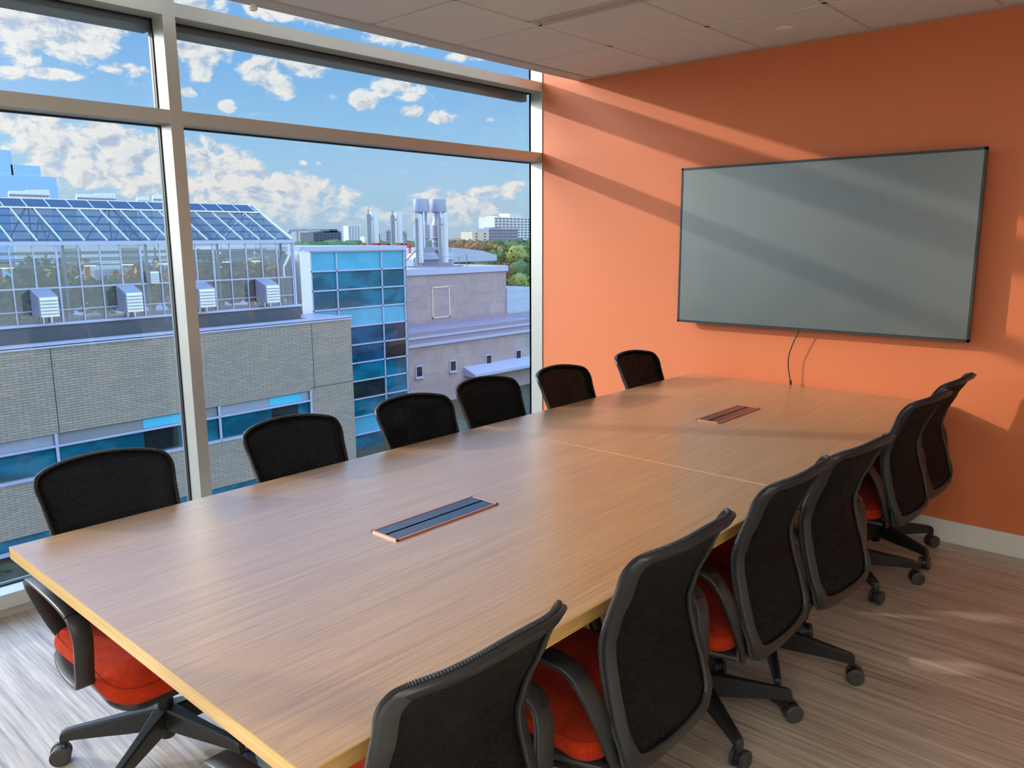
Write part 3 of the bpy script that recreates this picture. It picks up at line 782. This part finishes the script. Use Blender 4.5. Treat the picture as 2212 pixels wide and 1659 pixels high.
for k, (me, mt) in enumerate(pm):
    protos.append(None)
pl = [(-3.2, 0), (2.2, 2), (3.8, 1), (5.1, 0), (6.2, 3), (7.4, 1), (8.6, 0), (9.9, 2), (11.0, 1), (12.2, 2), (13.3, 3), (14.3, 0), (15.3, 1), (16.2, 2), (.6, 1), (-1.2, 2)]
LB = ['low green', 'tall olive', 'amber', 'tall dark green']
for k, (y, q) in enumerate(pl):
    if protos[q] is None:
        root = empty('greenhouse_plant'); me, mt = pm[q]
        f_ = MB(); f_.v = me.v; f_.f = me.f; f_.build('foliage', MT[mt], root)
        s2 = MB(); s2.cyl((0, 0, 0), (0, 0, .28), .14, .18, 12); s2.cyl((0, 0, .28), (0, 0, 1.1), .03, .015, 8); s2.build('pot', MT['terra'], root)
        protos[q] = root; r_ = root
    else: r_ = copy_tree(protos[q])
    r_.location = (GX-1.2-.5*((k*7) % 3), y, -1.42); r_.rotation_euler = (0, 0, k*1.3)
    tag(r_, '%s potted plant behind the greenhouse glass' % LB[q], 'plant', 'plants inside the greenhouse, ' + LB[q])

# --- glass tower
TXp = -31; tw = empty('glass_tower', (TXp, 21.9, GZ)); O3 = tw.location.copy()
tag(tw, 'blue curtain-wall block with white frames beside the greenhouse', 'building')
y0, c1, c2, y1 = 18.79, 20.37, 23.35, 24.99; zt = 1.03
m = MB(); m.box(TXp-14, TXp-.08, y0, y1, GZ, zt+.05); off(m, O3).build('core', MT['navy'], tw)
m = MB(); m.box(TXp-14, TXp+.12, y0-.35, y1+.15, zt+.03, zt+.26); off(m, O3).build('roof_coping', MT['roofcap'], tw)
m = MB(); m.box(TXp-1.2, TXp+.06, y0-.62, y0, GZ, zt+.03); off(m, O3).build('metal_fin', MT['metal_l'], tw)
m = MB(); m.box(TXp-3.5, TXp-1.2, y0-1.6, y0-.3, GZ, zt-.1); off(m, O3).build('side_recess', MT['alu_out'], tw)
kinds = 'LDDLNNDDDLDNNL'
fm = MB()
for r in range(11):
    za = zt-r*1.0; zb = za-1.0
    fm.box(TXp-.05, TXp+.06, y0, y1, za-.035, za+.035)
    for c, (a, b) in enumerate(((y0, c1), (c1, c2), (c2, y1))):
        k = kinds[r]; mt = {'L': 'spandrel', 'D': 'teal', 'N': 'navy'}[k]
        if k != 'L' and r > 3 and (r*3+c) % 5 == 2: mt = 'dark'
        m = MB(); m.box(TXp-.08, TXp-.02, a, b, max(zb, GZ), za); off(m, O3).build('window_pane' if k != 'L' else 'spandrel_panel', MT[mt], tw)
for y in (y0+.03, c1, c2, y1-.03): fm.box(TXp-.05, TXp+.06, y-.035, y+.035, GZ, zt)
off(fm, O3).build('curtain_frame', MT['roofcap'], tw)
m = MB(); m.box(TXp-.2, TXp+.02, y1, y1+.16, GZ, zt); off(m, O3).build('corner_strip', MT['alu_out'], tw)

# --- stone building, upper block and lower wing
SX = -40; sb = empty('stone_building', (SX, 38, GZ)); O4 = sb.location.copy()
tag(sb, 'grey stone-clad block with exhaust stacks on its flat roof', 'building')
m = MB(); m.box(SX-20, SX, 27, 43.36, GZ, -.93); off(m, O4).build('stone_wall', MT['stone'], sb)
m = MB(); m.box(SX-20, SX+.12, 27, 43.5, -.95, -.5); off(m, O4).build('fascia', MT['roofcap'], sb)
m = MB(); m.box(SX-.02, SX+.02, 35.3, 36.9, -4.1, -1.95); off(m, O4).build('blocked_opening', MT['stone'], sb)
m = MB()
for q in ((35.2, 35.3, -4.2, -1.9), (36.9, 37.0, -4.2, -1.9), (35.2, 37.0, -1.95, -1.85), (35.2, 37.0, -4.2, -4.1)): m.box(SX, SX+.05, *q)
off(m, O4).build('opening_trim', MT['fl_beige'], sb)
m = MB(); m.box(SX-.1, SX+.09, 43.36, 46.5, GZ, -2.4); m.box(SX-12, SX-.1, 43.2, 46.5, GZ, -2.4); off(m, O4).build('ribbed_wall', MT['ribmetal'], sb)
SW = -37; wg = empty('stone_wing', (SW, 38, GZ)); O5 = wg.location.copy()
tag(wg, 'lower stone wing with a row of small square windows', 'building')
m = MB(); m.box(SW-2.9, SW, 26, 54, GZ, -5.5); off(m, O5).build('stone_wall', MT['stone'], wg)
m = MB(); m.box(SW-2.9, SW+.02, 26, 54, -5.5, -4.98); off(m, O5).build('fascia', MT['fascia'], wg)
m = MB(); m.box(SW-2.9, SW+.1, 26, 54, -5.08, -4.92); m.box(SW, SW+.18, 26, 54, -5.62, -5.42); off(m, O5).build('coping', MT['roofcap'], wg)
m = MB(); m.box(SW-2.9, SW+.05, 26, 43.3, -4.92, -4.62); m.box(SW-2.6, SW-2.5, 26, 54, -4.92, -4.4); off(m, O5).build('upper_ledge', MT['fascia'], wg)
for yc in (31.12, 34.33, 38.04, 41.4):
    m = MB(); m.box(SW-.02, SW+.06, yc-.34, yc+.34, -7.75, -6.9); fr_ = off(m, O5).build('window_frame', MT['roofcap'], wg)
    m = MB(); m.box(SW+.05, SW+.075, yc-.24, yc+.24, -7.65, -7.0); off(m, O5).build('window_glass', MT['dark'], fr_)
    m = MB(); m.box(SW, SW+.16, yc-.38, yc+.38, -7.82, -7.74); off(m, O5).build('window_ledge', MT['roofcap'], fr_)
m = MB(); m.add([(SW, 35.4, -7.55), (SW+1.2, 35.4, -8.0), (SW+1.2, 54, -8.0), (SW, 54, -7.55), (SW, 35.4, -8.2), (SW+1.2, 35.4, -8.2), (SW+1.2, 54, -8.2), (SW, 54, -8.2)], [(0,3,2,1),(4,5,6,7),(0,1,5,4),(1,2,6,5),(2,3,7,6),(3,0,4,7)])
off(m, O5).build('sloped_canopy', MT['roofcap'], wg)

# rooftop plant: two big exhaust stacks
def stack(u, name_label, du=0):
    b = at(u, 590, 0, -43); yb = b.y; x = -43
    zs = lambda v: at(u, v, 0, x).z
    px = lambda n: n/F*((CAM.x-x)/abs(ray(u, 550).x))*1.0
    r = empty('exhaust_stack', (x, yb, zs(574))); o = r.location.copy()
    def ring(name, prof, mat, n=28):
        m = MB(); m.lathe([(px(a), zs(v)-o.z) for a, v in prof], n); return m.build(name, mat, r, smooth=30)
    ring('bell_cap', [(.1, 430), (15.5, 430), (16.5, 431), (18, 456), (17.5, 458), (.1, 458)], MT['metal_g'])
    ring('throat', [(.1, 456), (12.5, 458), (12, 475), (15.5, 487), (.1, 487)], MT['metal_g'])
    ring('drum', [(.1, 487), (17, 487), (17, 513), (17.6, 514), (16.5, 516), (.1, 516)], MT['metal_g'])
    ring('lower_drum', [(.1, 516), (14.5, 516), (14.5, 523), (15.5, 524), (14.5, 526), (14, 534), (.1, 534)], MT['metal_g'])
    m = MB(); w = px(20); z0, z1 = zs(546)-o.z, zs(534)-o.z; m.box(-w, w, -w, w, z0, z1); w2 = px(26)
    m.add([(-w, -w, z0), (w, -w, z0), (w, w, z0), (-w, w, z0), (-w2, -w2, zs(560)-o.z), (w2, -w2, zs(560)-o.z), (w2, w2, zs(560)-o.z), (-w2, w2, zs(560)-o.z)], [(0,1,2,3),(7,6,5,4),(0,4,5,1),(1,5,6,2),(2,6,7,3),(3,7,4,0)])
    m.build('plenum', MT['metal_g'], r)
    m = MB(); m.cyl((px(15), -px(6), zs(458)-o.z), (px(15), -px(6), zs(534)-o.z), .06, n=8); m.cyl((px(15), px(4), zs(458)-o.z), (px(13), px(4), zs(487)-o.z), .05, n=8)
    m.build('support_pipe', MT['metal_l'], r)
    tag(r, name_label, 'exhaust stack', 'bell-topped exhaust stacks'); return r
stack(913, 'left bell-topped exhaust stack on the stone block roof')
stack(949, 'right bell-topped exhaust stack on the stone block roof')
m = MB(); a = at(895, 556, 0, -42.5); b = at(982, 580, 0, -42.5); m.box(-46, -42.5, a.y, b.y, -.5, a.z)
o = m.build('duct_plinth', MT['metal_g'], bevel=.12); tag(o, 'grey duct housing under the twin exhaust stacks', 'duct')
# barrel-roofed penthouse
m = MB(); ya = at(946, 540, 0, -50).y; yb = at(1073, 540, 0, -50).y; zt_ = [at(946, 538, 0, -50).z, at(990, 536, 0, -50).z, at(1040, 541, 0, -50).z, at(1073, 551, 0, -50).z]
prof = []
for k in range(13):
    t = k/12; z = interp(t, [(0, zt_[0]), (.35, zt_[1]), (.72, zt_[2]), (1, zt_[3])]); prof.append((ya+(yb-ya)*t, z))
rings = [[(X, y, z) for y, z in prof]+[(X, yb, -.5), (X, ya, -.5)] for X in (-50, -62)]
m.loft(rings); tag(m.build('penthouse', MT['ribmetal']), 'low curved-roof penthouse behind the exhaust stacks', 'building')

def antenna(u, v0, v1, X, r, label, panel=None, base='roof_antenna'):
    p = at(u, v0, 0, X); q = at(u, v1, 0, X); rt_ = empty(base, (X, p.y, q.z)); h = p.z-q.z
    m = MB(); m.cyl((0, 0, 0), (0, 0, h), r, n=10); m.cyl((0, 0, h), (0, 0, h*1.18), r*.25, n=6)
    m.bar((0, 0, h*.86), (0, .5*(1 if panel and panel > 0 else -1)*.6, h*.86), .08); m.build('mast', MT['alu_out'], rt_, smooth=True)
    if panel:
        m = MB(); m.lathe([(.01, h*.08), (.24, h*.08), (.24, h*1.08), (.01, h*1.09)], 14, (0, panel, 0)); m.build('aerial_panel', MT['siloW'], rt_, smooth=40)
    tag(rt_, label, 'antenna', 'rooftop antennas')
antenna(795.5, 463, 530, -36, .16, 'antenna mast with a white tube, left of the pair above the glass tower', .46)
antenna(847.5, 465, 530, -37, .16, 'slanting antenna mast with a white tube, right of the pair above the glass tower', .5)
antenna(899, 472, 576, -41.5, .13, 'thin antenna pole standing before the left exhaust stack', .3)
antenna(949, 470, 576, -41.2, .13, 'antenna pole with a white tube before the right exhaust stack', .55)
antenna(875, 503, 530, -39, .12, 'short white pole beside the left exhaust stack', None)
# red steel frame on the tower roof
m = MB(); X = -38
P_ = lambda u, v: at(u, v, 0, X)
for a, b in (((782, 528), (885, 527)), ((782, 528), (782, 533)), ((885, 527), (885, 548)), ((865, 528), (878, 533)), ((878, 528), (868, 534)), ((815, 528), (825, 533)), ((836, 528), (846, 533)), ((868, 530), (868, 548)), ((782, 533), (885, 533))): m.bar(P_(*a), P_(*b), .12)
tag(m.build('steel_frame', MT['redsteel']), 'red steel lattice frame on the roof behind the glass tower', 'steel frame')
m = MB(); X = -40.3; P_ = lambda u, v: at(u, v, 0, X)
for u in (910, 992, 1008): m.bar(P_(u, 548 if u > 1000 else 556), P_(u, 577), .05)
m.bar(P_(910, 552), P_(992, 556), .03); m.bar(P_(992, 556), P_(1008, 549), .03); m.bar(P_(880, 577), P_(1000, 574), .12); m.bar(P_(898, 541), P_(878, 562), .09)
tag(m.build('roof_railing', MT['alu_out']), 'thin railing along the roof edge of the stone block', 'railing')

# --- far buildings
def block(name, label, X, u0, v0, u1, depth, mat, rows=0, cols=0, vbot=528, steps=None, cat='building', group=None, ww=.5, wh=.45):
    a = at(u0, v0, 0, X); b = at(u1, v0, 0, X); z1 = at((u0+u1)/2, v0, 0, X).z
    r = empty(name, (X, a.y, GZ)); m = MB(); wdt = b.y-a.y
    if X < -220: depth *= .22
    m.box(-depth, 0, 0, wdt, 0, z1-GZ)
    for (s0, s1, v) in (steps or []):
        za = at(s0, v, 0, X).z-GZ; m.box(-depth*.7, -.5, at(s0, v, 0, X).y-a.y, at(s1, v, 0, X).y-a.y, z1-GZ-.2, za)
    m.build('wall', mat, r)
    if rows:
        zb = at((u0+u1)/2, vbot, 0, X).z-GZ; hh_ = (z1-GZ-zb)/rows
        m = MB()
        for i in range(rows):
            for j in range(cols):
                y = wdt*(j+.5)/cols; z = z1-GZ-hh_*(i+.55); m.box(-.1, .25, y-wdt/cols*ww/2, y+wdt/cols*ww/2, z-hh_*wh/2, z+hh_*wh/2)
        m.build('windows', MT['fl_win'], r)
    tag(r, label, cat, group); return r
block('office_tower', 'pale blue stepped tower at the far left edge', -210, -40, 379, 121, 40, MT['haze_blue'], 0, 1, 440, [(-40, 24, 320), (24.2, 88, 355)])
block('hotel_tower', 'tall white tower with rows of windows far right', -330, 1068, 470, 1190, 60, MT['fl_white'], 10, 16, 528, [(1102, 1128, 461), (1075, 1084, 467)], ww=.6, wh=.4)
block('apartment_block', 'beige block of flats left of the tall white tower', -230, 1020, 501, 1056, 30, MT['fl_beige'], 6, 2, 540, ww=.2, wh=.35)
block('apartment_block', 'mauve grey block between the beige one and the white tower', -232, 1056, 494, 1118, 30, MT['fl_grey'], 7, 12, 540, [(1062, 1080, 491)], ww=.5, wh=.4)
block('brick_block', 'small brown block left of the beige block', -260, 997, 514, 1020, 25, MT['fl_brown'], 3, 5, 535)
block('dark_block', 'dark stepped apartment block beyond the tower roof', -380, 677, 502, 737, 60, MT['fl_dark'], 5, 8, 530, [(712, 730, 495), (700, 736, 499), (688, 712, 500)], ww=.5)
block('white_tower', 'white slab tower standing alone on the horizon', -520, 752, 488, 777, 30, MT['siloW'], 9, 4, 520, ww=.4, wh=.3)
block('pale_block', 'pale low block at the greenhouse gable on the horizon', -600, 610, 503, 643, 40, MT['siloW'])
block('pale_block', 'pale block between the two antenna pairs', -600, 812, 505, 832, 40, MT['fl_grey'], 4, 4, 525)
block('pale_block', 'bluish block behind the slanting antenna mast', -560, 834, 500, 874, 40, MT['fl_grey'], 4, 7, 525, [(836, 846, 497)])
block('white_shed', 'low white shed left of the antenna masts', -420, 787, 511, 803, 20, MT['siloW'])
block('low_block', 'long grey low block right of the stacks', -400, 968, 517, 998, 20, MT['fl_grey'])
# crane
m = MB(); X = -480; P_ = lambda u, v: at(u, v, 0, X)
m.bar(P_(642, 540), P_(642, 497), 1.1); m.bar(P_(622, 499), P_(692, 496), .8); m.bar(P_(642, 494), P_(624, 499), .4); m.bar(P_(642, 494), P_(670, 497), .3); m.bar(P_(622, 499), P_(628, 501), 2.2)
tag(m.build('tower_crane', MT['fl_grey']), 'thin tower crane on the horizon right of the greenhouse', 'crane')
# silos behind the greenhouse
def silos(us, vt, label):
    r = empty('flue_cluster', tuple(at(us[0], 440, 0, -60))); o = r.location.copy()
    for u in us:
        p = at(u, vt+ (2 if u in us[:len(us)//2] else 0), 0, -60); m = MB()
        m.lathe([(.01, -5), (.17, -5), (.17, p.z-o.z), (.12, p.z-o.z+.08), (.01, p.z-o.z+.08)], 12, (0, p.y-o.y, 0)); m.build('flue', MT['siloW'], r, smooth=40)
    m = MB(); ya, yb = at(us[0]-4, 430, 0, -60).y-o.y, at(us[-1]+4, 430, 0, -60).y-o.y; zt2 = at(us[0], vt+8, 0, -60).z-o.z
    m.box(-.2, .2, ya, yb, zt2-.05, zt2+.05); m.build('flue_band', MT['alu_out'], r)
    m = MB(); m.box(-2, 2, ya, yb, GZ-o.z, -4.8); m.build('support_block', MT['fl_grey'], r)
    tag(r, label, 'flues', 'clustered white flues behind the greenhouse roof')
silos([23, 29, 35, 41, 47, 53, 60, 67, 74, 81, 88, 95, 101], 413, 'longest run of white flues, before the blue tower at far left')
silos([169, 175, 182, 189, 196, 202, 209, 216, 223, 230, 237, 244], 420, 'second run of white flues behind the greenhouse ridge')
silos([299, 305, 311, 317], 427, 'shortest run of white flues, left of the tall mullion')
silos([333, 339, 345, 351, 357], 423, 'run of white flues hidden partly by the tall mullion')

# --- trees
def blob(mb, c, r, seed, sub=2, sq=.85):
    bm = bmesh.new(); bmesh.ops.create_icosphere(bm, subdivisions=sub, radius=1)
    for v in bm.verts:
        n = mnoise.noise(v.co*2.1+Vector((seed*3.1, seed, 0)))*.42 + mnoise.noise(v.co*5+Vector((seed, 0, seed)))*.2
        v.co *= 1+n; v.co.z *= sq
    vs = [Vector(c)+v.co*r for v in bm.verts]; fs = [[v.index for v in f.verts] for f in bm.faces]; mb.add(vs, fs); bm.free()
def tree_proto(mat, seed, h=10):
    rnd = random.Random(seed); r = empty('deciduous_tree')
    m = MB(); m.cyl((0, 0, 0), (0, 0, h*.55), h*.03, h*.015, 8); m.build('trunk', MT['bark'], r)
    m = MB()
    for k in range(9):
        a = rnd.uniform(0, 2*PI); rr_ = h*.22*math.sqrt(rnd.random()); blob(m, (rr_*math.cos(a), rr_*math.sin(a), h*rnd.uniform(.42, .86)), h*rnd.uniform(.13, .21), seed+k, 3)
    lv = leaf_mesh('l', 900, h*.34, h*.96, h*.05, None, seed+50); n0 = len(m.v)
    m.add(lv.v, lv.f)
    m.build('crown', mat, r, smooth=80); return r
tp = [tree_proto(MT['tree'], 3), tree_proto(MT['tree2'], 8), tree_proto(MT['tree3'], 13)]
spots = [(1092, 536, -62, 0), (1110, 532, -70, 1), (1128, 540, -60, 1), (1145, 545, -66, 0), (1085, 575, -56, 2), (1120, 575, -54, 0), (1104, 600, -50, 1), (1138, 600, -52, 0), (1160, 560, -58, 0), (1150, 520, -95, 0),
         (1045, 526, -120, 2), (1070, 524, -130, 0), (1025, 524, -125, 2), (1008, 524, -140, 0), (985, 522, -135, 2), (1100, 523, -140, 0), (1130, 521, -150, 0)]
nm = ['dark green', 'pale olive', 'rusty brown']; used = [0, 0, 0]
where = ['tree rising above the ribbed wall beside the jamb', 'round tree right of the barrel-roofed penthouse', 'tree against the jamb at mid height', 'tree half hidden by the white jamb', 'tree low behind the stone block corner', 'tree in the gap below the tall white tower', 'lowest tree between stone block and jamb', 'low tree touching the jamb', 'tree behind the jamb edge', 'small far tree below the white tower',
         'tree before the mauve grey block', 'tree right of the beige block', 'tree at the foot of the beige block', 'tree before the brown block', 'tree right of the stacks', 'far tree under the white tower', 'far tree nearest the jamb']
for k, (u, v, X, q) in enumerate(spots):
    p = at(u, v, 0, X); hgt = p.z-GZ
    if not used[q]: r_ = tp[q]; used[q] = 1
    else: r_ = copy_tree(tp[q])
    sc = hgt/9.4; r_.location = (X, p.y, GZ); r_.scale = (sc*.85, sc*.85, sc); r_.rotation_euler = (0, 0, k*2.1)
    tag(r_, nm[q]+' '+where[k], 'tree', 'trees beyond the stone block')
# the wooded horizon, too many crowns to count
m = MB(); rnd = random.Random(5)
for k in range(420):
    u = rnd.uniform(560, 1190); X = -rnd.uniform(168, 208); p = at(u, 520, 0, X)
    h = rnd.uniform(8.8, 11.0)
    blob(m, (X, p.y, GZ+h*.6), h*.5, k, 2, .8)
tag(m.build('wooded_horizon', MT['tree'], smooth=80), 'dark band of treetops along the horizon', 'trees', kind='stuff')
m = MB(); rnd = random.Random(9)
for k in range(1400):
    y = rnd.uniform(-8, 18); x = rnd.uniform(-27.4, -20); r0 = rnd.uniform(.08, .2); blob(m, (x, y, GZ+r0*.3), r0, k, 1, .8)
tag(m.build('low_shrubs', pbr('low_planting', srgb(30, 52, 34), .95, var=.5), smooth=80), 'dark low planting at the foot of the brick building', 'shrubs', kind='stuff')

# ================================================================== LIGHT
SUN = Vector((1.65, 1.0, -.60)).normalized()
sl = bpy.data.lights.new('sun', 'SUN'); sl.energy = 2.9; sl.angle = math.radians(1.0); sl.color = (1, .80, .62)
so = bpy.data.objects.new('sun', sl); COL.objects.link(so); so.rotation_euler = (-SUN).to_track_quat('Z', 'Y').to_euler(); so.location = (-20, -12, 12)

wd = bpy.data.worlds.new('sky'); scene.world = wd; wd.use_nodes = True
nt = NT(wd.node_tree); bg = wd.node_tree.nodes['Background']
tc = nt.n('ShaderNodeTexCoord').outputs['Generated']
nrm = nt.n('ShaderNodeVectorMath', operation='NORMALIZE'); nt.l(tc, nrm.inputs[0])
sp = nt.n('ShaderNodeSeparateXYZ'); nt.l(nrm.outputs[0], sp.inputs[0])
az = nt.math('MULTIPLY', nt.math('ARCTAN2', nt.math('MULTIPLY', sp.outputs[0], -1), sp.outputs[1]), 180/PI)
el = nt.math('MULTIPLY', nt.math('ARCSINE', sp.outputs[2]), 180/PI)
cb = nt.n('ShaderNodeCombineXYZ'); nt.l(az, cb.inputs[0]); nt.l(nt.math('MULTIPLY', el, 1.35), cb.inputs[1])
P0 = cb.outputs[0]
ca = nt.n('ShaderNodeCombineXYZ'); nt.l(az, ca.inputs[0]); nt.l(el, ca.inputs[1]); PA = ca.outputs[0]
def azel(u, v):
    d = ray(u, v).normalized(); return math.degrees(math.atan2(-d.x, d.y)), math.degrees(math.asin(d.z))
blobs = [(60, 60, 110, 60, 1.1), (150, 75, 100, 60, 1.2), (40, 115, 60, 30, 1), (230, 60, 50, 30, .8), (110, 160, 70, 14, .9), (20, 155, 40, 18, .9), (270, 150, 55, 15, .8), (190, 125, 14, 14, .6),
         (440, 100, 65, 45, 1.1), (430, 150, 30, 30, .8), (560, 150, 45, 34, 1), (600, 185, 45, 30, .8), (660, 140, 55, 28, 1), (492, 229, 20, 14, 1), (408, 200, 18, 12, .7), (445, 197, 16, 8, .6),
         (785, 215, 30, 24, 1), (830, 185, 30, 25, .9), (880, 190, 34, 28, .9), (890, 240, 28, 14, .9), (950, 252, 36, 16, 1), (1060, 258, 14, 6, .5),
         (600, 20, 150, 26, .7), (430, 8, 70, 14, .8), (880, 80, 130, 22, .8), (1000, 120, 60, 14, .8), (760, 50, 100, 20, .6),
         (60, 270, 90, 40, 1.1), (120, 310, 110, 55, 1), (230, 300, 80, 40, 1.1), (300, 330, 90, 50, 1.1), (200, 370, 160, 40, 1), (330, 390, 120, 36, 1), (440, 345, 50, 48, 1.1), (480, 370, 80, 55, 1.1), (560, 400, 80, 40, 1), (640, 405, 80, 34, 1), (720, 425, 60, 30, .8), (530, 440, 200, 40, .9), (535, 348, 18, 12, .6), (655, 350, 10, 7, .6), (690, 350, 8, 6, .5),
         (980, 450, 120, 36, .8), (1120, 402, 36, 12, .9), (1060, 420, 60, 18, .7), (800, 470, 160, 30, .6), (1180, 380, 40, 20, .8)]
mask = None
for (u, v, ru, rv, a) in blobs:
    a0, e0 = azel(u, v); a1, _ = azel(u+ru, v); _, e1 = azel(u, v+rv)
    ra, re = abs(a1-a0)*1.25, abs(e1-e0)*1.25
    vm = nt.n('ShaderNodeVectorMath', operation='MULTIPLY_ADD'); nt.l(PA, vm.inputs[0])
    vm.inputs[1].default_value = (1/ra, 1/re, 0); vm.inputs[2].default_value = (-a0/ra, -e0/re, 0)
    dp = nt.n('ShaderNodeVectorMath', operation='DOT_PRODUCT'); nt.l(vm.outputs[0], dp.inputs[0]); nt.l(vm.outputs[0], dp.inputs[1])
    q = nt.math('MULTIPLY_ADD', dp.outputs['Value'], -a, a)
    mask = nt.math('MAXIMUM', q, 0 if mask is None else mask)
# clouds elsewhere in the sky, outside the view too
gen = nt.map(nt.noise(P0, .045, 4, .6), .52, .68, 0, 1)
outv = nt.map(az, 80, 95, 0, 1); outr = nt.map(az, 40, 30, 0, 1)
gen = nt.math('MULTIPLY', gen, nt.math('MAXIMUM', nt.math('MAXIMUM', outv, outr), nt.map(el, 18, 26, 0, 1)))
mask = nt.math('MAXIMUM', mask, gen)
warp = nt.n('ShaderNodeTexNoise'); nt.l(P0, warp.inputs['Vector']); warp.inputs['Scale'].default_value = .35; warp.inputs['Detail'].default_value = 3
wv = nt.n('ShaderNodeVectorMath', operation='MULTIPLY_ADD'); nt.l(warp.outputs['Color'], wv.inputs[0]); wv.inputs[1].default_value = (2.2, 2.0, 0); nt.l(P0, wv.inputs[2])
PW = wv.outputs[0]
def dens(vec):
    n1 = nt.noise(vec, .62, 6, .64)
    return nt.math('ADD', nt.math('MULTIPLY', nt.math('SUBTRACT', n1, .5), nt.math('MULTIPLY_ADD', mask, 2.6, 2.6)), nt.math('MULTIPLY', mask, 1.3))
d0 = dens(PW)
sh = nt.n('ShaderNodeVectorMath', operation='ADD'); nt.l(PW, sh.inputs[0]); sh.inputs[1].default_value = (.55, .5, 0)
d1 = dens(sh.outputs[0])
cov = nt.map(d0, .22, .95, 0, 1, True)
lit = nt.map(nt.math('SUBTRACT', d0, d1), -.75, .25, 0, 1)
thick = nt.map(d0, .9, 1.9, 0, 1)
lit = nt.math('SUBTRACT', lit, nt.math('MULTIPLY', thick, .18), clamp=True)
low = nt.map(el, 3, 9, 1, 0)
ccol = nt.mix(lit, srgb(186, 200, 222), srgb(255, 250, 243))
ccol = nt.mix(nt.math('MULTIPLY', low, .4), ccol, nt.mix(lit, srgb(190, 206, 226), srgb(252, 240, 230)))
ramp = nt.n('ShaderNodeValToRGB'); nt.l(nt.map(el, -2, 40, 0, 1), ramp.inputs[0]); e = ramp.color_ramp.elements
e[0].position = 0; e[0].color = srgb(176, 200, 218); e[1].position = 1; e[1].color = srgb(96, 160, 228)
for pos, c in ((.06, srgb(184, 207, 226)), (.14, srgb(176, 214, 240)), (.22, srgb(160, 208, 244)), (.34, srgb(128, 186, 240)), (.5, srgb(112, 174, 238))):
    k = e.new(pos); k.color = c
skyc = nt.mix(nt.math('MULTIPLY', cov, nt.map(el, .3, 3, .35, 1)), ramp.outputs[0], ccol)
skyc = nt.mix(nt.map(sp.outputs[0], 0, .3, 0, .55), skyc, srgb(206, 200, 192))
# bright aureole round the low sun, outside the picture on the left
dt = nt.n('ShaderNodeVectorMath', operation='DOT_PRODUCT'); nt.l(nrm.outputs[0], dt.inputs[0]); dt.inputs[1].default_value = (-SUN.x, -SUN.y, -SUN.z)
gl = nt.math('POWER', nt.math('MAXIMUM', dt.outputs['Value'], 0), 9)
add = nt.mix(1, skyc, nt.mix(gl, (0, 0, 0, 1), (3.0, 2.7, 2.3, 1)), 'ADD')
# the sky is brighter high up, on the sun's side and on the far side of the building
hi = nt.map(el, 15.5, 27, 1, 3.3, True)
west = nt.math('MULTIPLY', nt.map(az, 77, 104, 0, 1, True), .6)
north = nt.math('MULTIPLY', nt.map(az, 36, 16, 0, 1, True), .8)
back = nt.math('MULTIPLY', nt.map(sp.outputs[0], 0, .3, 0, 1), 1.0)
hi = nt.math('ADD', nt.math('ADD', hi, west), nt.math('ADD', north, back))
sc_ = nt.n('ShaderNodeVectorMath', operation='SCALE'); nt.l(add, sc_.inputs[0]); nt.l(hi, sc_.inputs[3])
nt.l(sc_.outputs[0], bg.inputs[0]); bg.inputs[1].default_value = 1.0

scene.view_settings.view_transform = 'Standard'; scene.view_settings.look = 'None'
scene.view_settings.gamma = 1; scene.view_settings.use_curve_mapping = False; scene.view_settings.exposure = 0.0
scene.cycles.transparent_max_bounces = 16; scene.cycles.max_bounces = 7; scene.cycles.diffuse_bounces = 4; scene.cycles.glossy_bounces = 3
scene.cycles.use_adaptive_sampling = True; scene.cycles.adaptive_threshold = .03; scene.cycles.adaptive_min_samples = 16
scene.cycles.caustics_reflective = False; scene.cycles.caustics_refractive = False
scene.cycles.use_denoising = True; scene.cycles.sample_clamp_indirect = 6
